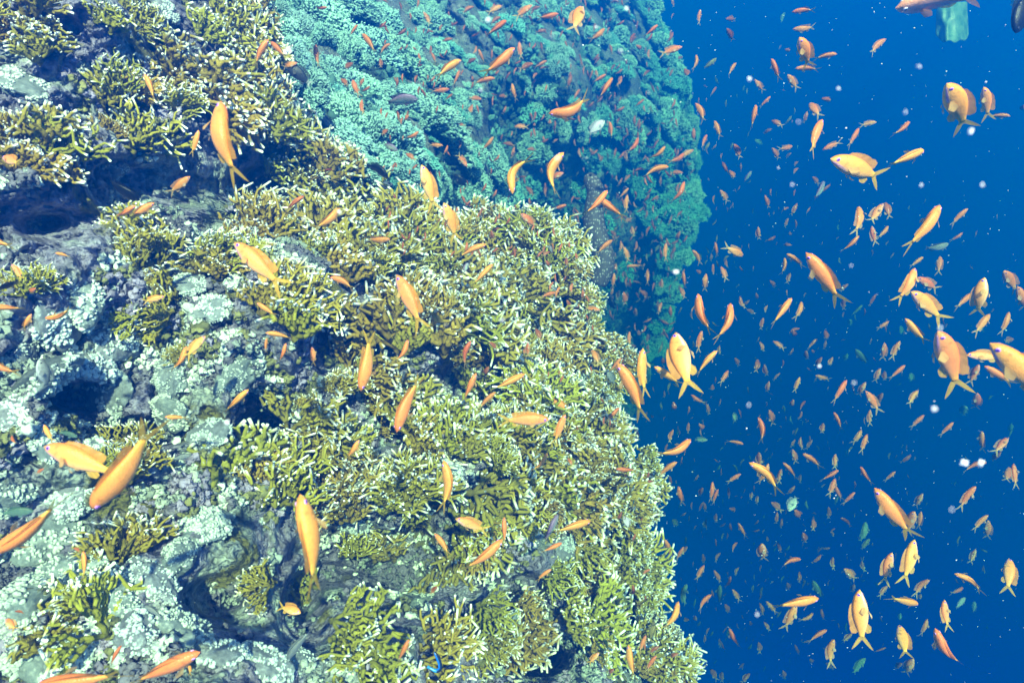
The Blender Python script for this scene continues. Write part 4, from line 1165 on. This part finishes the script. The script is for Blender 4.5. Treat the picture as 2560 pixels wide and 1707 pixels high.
OTHER = {   # kind: window + numbers
'dark': [('A', 1960, 440, 2150, 600, 150)],
'black': [('A', 960, 1370, 720, 1210, 110), ('B', 330, 1220, 150, 1120, 80), ('B', 780, 1190, 880, 1290, 85), ('E', 1830, 480, 1890, 580, 60), ('D', 0, 430, 150, 360, 45), ('C', 2290, 230, 2420, -130, 170)],
'purple': [('A', 2040, 960, 2140, 965, 75), ('B', 535, 680, 290, 710, 105), ('B', 395, 1030, 290, 975, 62), ('E', 875, 250, 845, 330, 48), ('H', 1480, 420, 1380, 640, 46), ('C', 490, 1170, 430, 1255, 38), ('C', 985, 1240, 905, 1375, 42), ('E', 1430, 130, 1455, 200, 36)],
'pale': [('B', 1810, 825, 1685, 930, 95), ('B', 1700, 1080, 1640, 1090, 32), ('H', 1930, 430, 1965, 525, 78), ('I', 1940, 985, 1865, 1070, 38), ('I', 2000, 1010, 1990, 1100, 46), ('I', 735, 400, 800, 290, 85)],
'green': [('F', 1200, 840, 1290, 950, 58), ('F', 1145, 870, 1120, 930, 42), ('F', 1580, 1005, 1580, 1070, 45), ('F', 1945, 1230, 1940, 1310, 58), ('F', 1250, 540, 1160, 620, 24), ('F', 1160, 640, 1170, 690, 42), ('I', 905, 870, 970, 1000, 58), ('I', 1260, 470, 1210, 620, 56),
          ('I', 1260, 1395, 1170, 1520, 58), ('I', 45, 895, 45, 1060, 48), ('I', 275, 900, 270, 1040, 44), ('G', 230, 395, -20, 420, 95), ('D', 530, 1440, 380, 1410, 48), ('C', 510, 955, 570, 990, 38), ('C', 715, 85, 690, 165, 34), ('F', 1510, 680, 1515, 750, 40),
          ('F', 2265, 1350, 2260, 1420, 40), ('C', 2300, 70, 2270, -60, 50)],
'grey': [('F', 1840, 120, 1650, 150, 72), ('F', 370, 1270, 378, 1350, 48), ('F', 190, 1460, 90, 1460, 48), ('D', 270, 910, 330, 1120, 125), ('E', 1830, 1000, 1885, 1090, 68), ('G', 1950, 1410, 2140, 1190, 58), ('G', 1300, 20, 1150, 60, 56), ('I', 1495, 1090, 1495, 1150, 36), ('G', 980, 1040, 1120, 1150, 40)],
'olive': [('H', 2140, 1150, 2110, 1290, 58), ('H', 2260, 460, 2300, 510, 56), ('E', 1250, 335, 1310, 430, 38), ('C', 250, 400, 150, 475, 46), ('E', 1850, 1205, 1915, 1215, 28), ('A', 2165, 540, 2185, 630, 38), ('I', 1290, 585, 1225, 670, 38)],
'pink': [('C', 1475, 55, 2120, -20, 215)],
}
frng = np.random.default_rng(11)
allf = []
for wn, txt in FISH.items():
    ox, oy, k = WIN[wn]
    for ent in txt.replace('\n', '').split(';'):
        n_ = [float(a) for a in ent.split()]
        e_ = [ox + n_[0] / k, oy + n_[1] / k, ox + n_[2] / k, oy + n_[3] / k, n_[4] / k]
        if len(n_) > 5: e_.append(int(n_[5]))
        if len(n_) > 6: e_.append(n_[6])
        allf.append(e_)
allf.sort(key=lambda e: -math.hypot(e[0] - e[2], e[1] - e[3]))
for e_ in allf[:300]: add_fish(e_, frng)
for kind, lst in OTHER.items():
    for wn, a, b, c, d, w in lst:
        ox, oy, k = WIN[wn]
        add_fish([ox + a / k, oy + b / k, ox + c / k, oy + d / k, w / k], frng, kind)

# the rest of the school: the smallest and farthest anthias, past counting
parts_lo = []
for kind in ('dull', 'green', 'olive'):
    for b in (-.6, 0, .6):
        body, fins = fish_parts(kind, b, 1.05, res=0, tail_long=.7)
        Vs, Fs, Cs, off = [body[0]], list(body[1]), [body[2]], len(body[0])
        for n_, V_, F_, C_ in fins:
            Vs.append(V_); Fs += [[a + off for a in f_] for f_ in F_]; Cs.append(C_); off += len(V_)
        parts_lo.append((centre(np.concatenate(Vs)), Fs, np.concatenate(Cs)))
SV, SF, SC, off = [], [], [], 0
def school_fish(e_, which):
    global off
    M = fish_matrix(*e_[:5], frng, 'orange', 1.0)[0]
    V_, F_, C_ = parts_lo[which * 3 + int(frng.integers(3))]
    SV.append(V_ @ M[:3, :3].T + M[:3, 3]); SC.append(C_ * frng.uniform(.4, .85))
    SF.extend([[a + off for a in f_] for f_ in F_]); off += len(V_)
for e_ in allf[300:]: school_fish(e_, 0)
def rnd_fish(x, y, L, which):
    a = frng.normal(math.pi / 2 - .15, .38) if frng.random() < .88 else frng.uniform(0, 6.28)
    dx, dy = math.cos(a) * L / 2, math.sin(a) * L / 2
    school_fish([x + dx, y - dy, x - dx, y + dy, L * frng.uniform(.2, .34)], which)
for k in range(620):
    if k % 7 == 0: kx, ky = 1580 + abs(frng.normal(0, 360)), frng.uniform(250, 1707)
    x, y = kx + frng.normal(0, 70), ky + frng.normal(0, 90)
    if k % 5 == 0: x, y = frng.uniform(1600, 2560), frng.uniform(200, 1707)
    if x > 2560 or (y < 500 and x > 2000): continue
    rnd_fish(x, y, 12 + 16 * frng.random() ** 2, int(frng.choice([0, 0, 0, 1, 2])))
for k in range(300):
    x, y = frng.uniform(950, 1700), frng.uniform(0, 640)
    rnd_fish(x, y, frng.uniform(16, 32), 0)
for k in range(260):
    x, y = frng.normal(1560, 85), frng.normal(640, 190)
    rnd_fish(x, y, frng.uniform(16, 30), int(frng.choice([0, 0, 2])))
sch = obj('anthias_school', mesh('anthias_school', np.concatenate(SV), SF, M_FISH, col=np.concatenate(SC)))
tag(sch, 'far school of tiny dull anthias drifting in the blue water', 'fish school', kind='stuff')

# ------------------------------------------------------------------ cleaner wrasse, curled, electric blue with a dark band
def tube_fish(name, pts, rad, col_fn, mat, flat=1.0):
    pts = np.array(pts, float); n = len(pts)
    tan = np.gradient(pts, axis=0); tan /= np.linalg.norm(tan, axis=1, keepdims=True)
    view = -pts / np.linalg.norm(pts, axis=1, keepdims=True)
    a = np.cross(tan, view); a /= np.linalg.norm(a, axis=1, keepdims=True)
    b = np.cross(tan, a)
    ang = np.arange(16) / 16 * 2 * math.pi
    V = (pts[:, None] + np.array(rad)[:, None, None] * (np.cos(ang)[None, :, None] * a[:, None] + flat * np.sin(ang)[None, :, None] * b[:, None]))
    C = np.array([[col_fn(i / (n - 1), an) for an in ang] for i in range(n)])
    F = grid_faces(n, 16, True).tolist() + [list(range(16)), [(n - 1) * 16 + k for k in range(16)][::-1]]
    return mesh(name, V.reshape(-1, 3), F, mat, col=C.reshape(-1, 3))
def spline(ctrl, n):
    ctrl = np.array(ctrl, float); k = np.linspace(0, 1, len(ctrl)); q = np.linspace(0, 1, n)
    s_ = np.stack([np.interp(q, k, ctrl[:, j]) for j in range(ctrl.shape[1])], 1)
    for _ in range(max(2, n // 8)): s_[1:-1] = (s_[:-2] + 2 * s_[1:-1] + s_[2:]) / 4
    return s_
M_BLUE, t_, b_ = new_mat('wrasse_skin')
_a = t_.nodes.new('ShaderNodeAttribute'); _a.attribute_name = 'Col'
t_.links.new(_a.outputs['Color'], b_.inputs['Base Color']); b_.inputs['Roughness'].default_value = .3
dw = min(reef_dist(1095, 1655), reef_dist(1070, 1662)) * .9 - .12
c2 = spline([(1086, 1629), (1093, 1640), (1100, 1657), (1101, 1670), (1094, 1677), (1084, 1674), (1075, 1669), (1068, 1665)], 40)
pts = P(c2[:, 0], c2[:, 1], dw)
r0 = 5.2 / FPX * dw
rad = r0 * np.interp(np.linspace(0, 1, 40), [0, .06, .2, .6, .85, 1], [.3, .75, 1, .95, .6, .75])
def blue_col(q, an):
    s_ = math.cos(an)
    return (.01, .02, .05) if -1 <= s_ < .05 and q < .6 else ((.01, .16, .75) if q < .6 else (.01, .22, .55))
w_ = obj('cleaner_wrasse', tube_fish('cleaner_wrasse', pts, rad, blue_col, M_BLUE, .7))
tag(w_, 'small curled electric blue fish with dark band near the bottom edge', 'fish')

# ------------------------------------------------------------------ dark body with pale dots hanging in the hollow
M_DOT, t_, b_ = new_mat('dotted_skin')
tc = t_.nodes.new('ShaderNodeTexCoord'); mp = t_.nodes.new('ShaderNodeMapping'); mp.inputs['Scale'].default_value = (85, 85, 48)
t_.links.new(tc.outputs['Object'], mp.inputs['Vector'])
vo = t_.nodes.new('ShaderNodeTexVoronoi'); vo.inputs['Scale'].default_value = 1.0; vo.inputs['Randomness'].default_value = .55
t_.links.new(mp.outputs[0], vo.inputs['Vector'])
rp = ramp_node(t_, vo.outputs['Distance'], [(0.0, (.40, .40, .42)), (.20, (.34, .34, .36)), (.36, (.07, .06, .065))])
t_.links.new(rp.outputs[0], b_.inputs['Base Color']); b_.inputs['Roughness'].default_value = .55
c2 = spline([(1462, 446), (1474, 452), (1490, 474), (1488, 510), (1484, 545), (1494, 585), (1512, 625), (1516, 665), (1500, 705)], 48)
dm = 3.7
pts = P(c2[:, 0], c2[:, 1], dm + 0 * c2[:, 0])
pts = pts + np.linspace(-.05, .12, 48)[:, None] * camdir([0, 0, -1])[None]
rad = 26 / FPX * dm * np.interp(np.linspace(0, 1, 48), [0, .05, .15, .5, .9, 1], [.25, .60, .72, 1.05, 1.1, .9])
eel = obj('spotted_eel', tube_fish('spotted_eel', pts, rad, lambda q, a: (.1, .1, .1), M_DOT, .8))
tag(eel, 'dark eel-like body covered in pale dots, hanging upright in the dark hollow', 'eel')
kv, kf = ICO2
ec = pts[3] + camdir([.4, .3, .9]) * rad[3] * .8
obj('eye', mesh('eye', kv * .008 + ec, kf, M_EYE, col=np.tile((.02, .02, .02), (len(kv), 1))), eel)

# pale green rounded slab added for an unclear shape beneath the pink fish
M_SLAB, t_, b_ = new_mat('pale_green_slab')
tc = t_.nodes.new('ShaderNodeTexCoord'); n_ = nd(t_, 'ShaderNodeTexNoise', Scale=18.0, Detail=3.0)
t_.links.new(tc.outputs['Object'], n_.inputs['Vector'])
rp = ramp_node(t_, n_.outputs[0], [(.35, (.06, .18, .13)), (.65, (.14, .28, .22))])
t_.links.new(rp.outputs[0], b_.inputs['Base Color']); b_.inputs['Roughness'].default_value = .5
nb, mb = 28, 28
uu, ww = np.meshgrid(np.linspace(-1, 1, nb), np.linspace(0, 1, mb), indexing='ij')
bx = 2380 + uu * (42 - 4 * (1 - ww)) * np.where(ww > .93, .94, 1)
by = 5 + ww * 100 - 12 * uu ** 4 * ww + 3 * np.sin(uu * 9) * ww
bd = 5.6 + .02 * noise(np.stack([uu * 3, ww * 3, uu * 0], -1), 6) - .10 * (1 - uu ** 2)
front = P(bx, by, bd); back = P(bx, by, bd * 0 + 5.66)
fV = np.concatenate([front.reshape(-1, 3), back.reshape(-1, 3)])
gf = grid_faces(nb, mb)
rim = [i for i in range(mb)] + [i * mb + mb - 1 for i in range(1, nb)] + [(nb - 1) * mb + j for j in range(mb - 2, -1, -1)] + [i * mb for i in range(nb - 2, 0, -1)]
nn = nb * mb
rf = [[rim[i], rim[(i + 1) % len(rim)], rim[(i + 1) % len(rim)] + nn, rim[i] + nn] for i in range(len(rim))]
bl = obj('green_slab', mesh('green_slab', fV, gf.tolist() + (gf[:, ::-1] + nn).tolist() + rf, M_SLAB))
tag(bl, 'pale green rounded slab of unclear kind in the water below the pink fish', 'fin blade')

# ------------------------------------------------------------------ drifting particles
M_SNOW, t_, b_ = new_mat('drifting_particle')
b_.inputs['Base Color'].default_value = (.95, .93, .88, 1); b_.inputs['Roughness'].default_value = .6
b_.inputs['Subsurface Weight'].default_value = 0.0
BIG = [(1220, 50, 7), (1566, 22, 8), (2297, 168, 9), (2096, 222, 9), (1873, 198, 8), (2427, 328, 10), (1690, 680, 9), (2335, 1021, 9), (2411, 1156, 11), (2452, 1158, 12), (720, 125, 8), (848, 530, 6), (1254, 800, 6),
       (1115, 812, 4), (1108, 686, 4), (2263, 282, 6), (1946, 420, 4), (1980, 462, 5), (1996, 305, 4), (1393, 395, 5), (1872, 1012, 5), (1892, 1535, 6), (1305, 568, 4), (2128, 664, 5), (2380, 1273, 5), (2135, 957, 4), (1202, 226, 4), (1551, 128, 4),
       (1380, 90, 3), (1622, 232, 2), (2350, 820, 6), (2048, 915, 5), (760, 548, 5), (568, 1055, 9), (1490, 68, 4), (2456, 462, 5), (2303, 463, 5)]
for bx_, by_, br in BIG:
    d_ = frng.uniform(.24, .42)
    rr = br * .62 / FPX * d_
    kv, kf = ICO2
    V_ = kv * rr * (1 + .6 * noise(kv * 1.7 + bx_, 4))[:, None]
    V_ = V_ * frng.uniform(.55, 1.25, 3)
    o = obj('drifting_particle', mesh('drifting_particle', V_, kf, M_SNOW))
    c_ = P(bx_, by_, d_); o.location = c_
    defer(o, 'bright white drifting particle, %s' % fzone(bx_, by_), bx_, 'particle', 'larger white particles drifting in the water')
SV, SF, off = [], [], 0
kv, kf = ICO0
for k in range(1000):
    x, y = frng.uniform(0, 2560), frng.uniform(0, 1707)
    if k % 3: x = frng.uniform(1400, 2560)
    d_ = frng.uniform(.6, 4.5)
    lim = reef_dist(x, y)
    d_ = min(d_, lim * .85)
    rr = frng.uniform(.35, .7) * (1 + 1.5 * frng.random() ** 6) / FPX * d_
    V_ = kv * rr * (np.array([.6, .6, .6]) + 2.0 * np.abs(camdir([.6, .5, 0])) * frng.random())
    SV.append(V_ + P(x, y, d_)); SF.append(kf + off); off += len(kv)
o = obj('drifting_specks', mesh('drifting_specks', np.concatenate(SV), np.concatenate(SF), M_SNOW))
tag(o, 'fine pale specks drifting through the water', 'specks', kind='stuff')

# ------------------------------------------------------------------ labels made unique
from collections import defaultdict
by = defaultdict(list)
for o, st, px_, share in PENDING: by[st].append((px_, o, share))
ALT = {'in open water by the right edge': 'by the right edge'}
for st, lst in by.items():
    lst.sort(key=lambda a: a[0])
    if len(lst) == 1: lst[0][1]['label'] = st; continue
    if all(a[2] for a in lst):
        for _, o, _s in lst:
            o['label'] = st
            o['group'] = st + ' (group)'
        continue
    for i, (_, o, _s) in enumerate(lst):
        w = (ORD[i] if i < len(lst) - 1 or i == 0 else 'rightmost')
        lab = st + ', ' + w
        if len(lab.split()) > 16: lab = w + ' ' + ' '.join(st.replace('white tipped ', '').replace('the ', '').replace('crusting rock, ', '').split()[:15 - len(w.split())])
        o['label'] = lab

# ------------------------------------------------------------------ the water itself (even, bluish, fades far things)
hz = bpy.data.materials.new('water_haze')
hz.use_nodes = True
t = hz.node_tree; t.nodes.clear()
mo = t.nodes.new('ShaderNodeOutputMaterial')
pv = t.nodes.new('ShaderNodeVolumePrincipled')
pv.inputs['Color'].default_value = (0.0, 0.108, 0.65, 1)
pv.inputs['Density'].default_value = 0.29
pv.inputs['Anisotropy'].default_value = 0.3
pv.inputs['Absorption Color'].default_value = (0.15, 0.54, 0.75, 1)
t.links.new(pv.outputs[0], mo.inputs['Volume'])
x0, x1, y0, y1, z0, z1 = -9, 11, -3.5, 15, -10.5, 1.2
V_ = [(x, y, z) for x in (x0, x1) for y in (y0, y1) for z in (z0, z1)]
hb = obj('haze', mesh('haze', V_, [[0, 1, 3, 2], [4, 6, 7, 5], [0, 4, 5, 1], [2, 3, 7, 6], [0, 2, 6, 4], [1, 5, 7, 3]], hz, smooth=False))
hb['kind'] = 'stuff'
bpy.context.view_layer.update()
print('EXT', [(min(q),max(q)) for q in zip(*[tuple(o.matrix_world @ Vector(c)) for o in scene.objects if o.type == 'MESH' and o.name != 'haze' for c in o.bound_box])])
print('COUNT', len(scene.objects), len(PENDING), len([o for o in scene.objects if o.name.startswith('fire_coral')]))
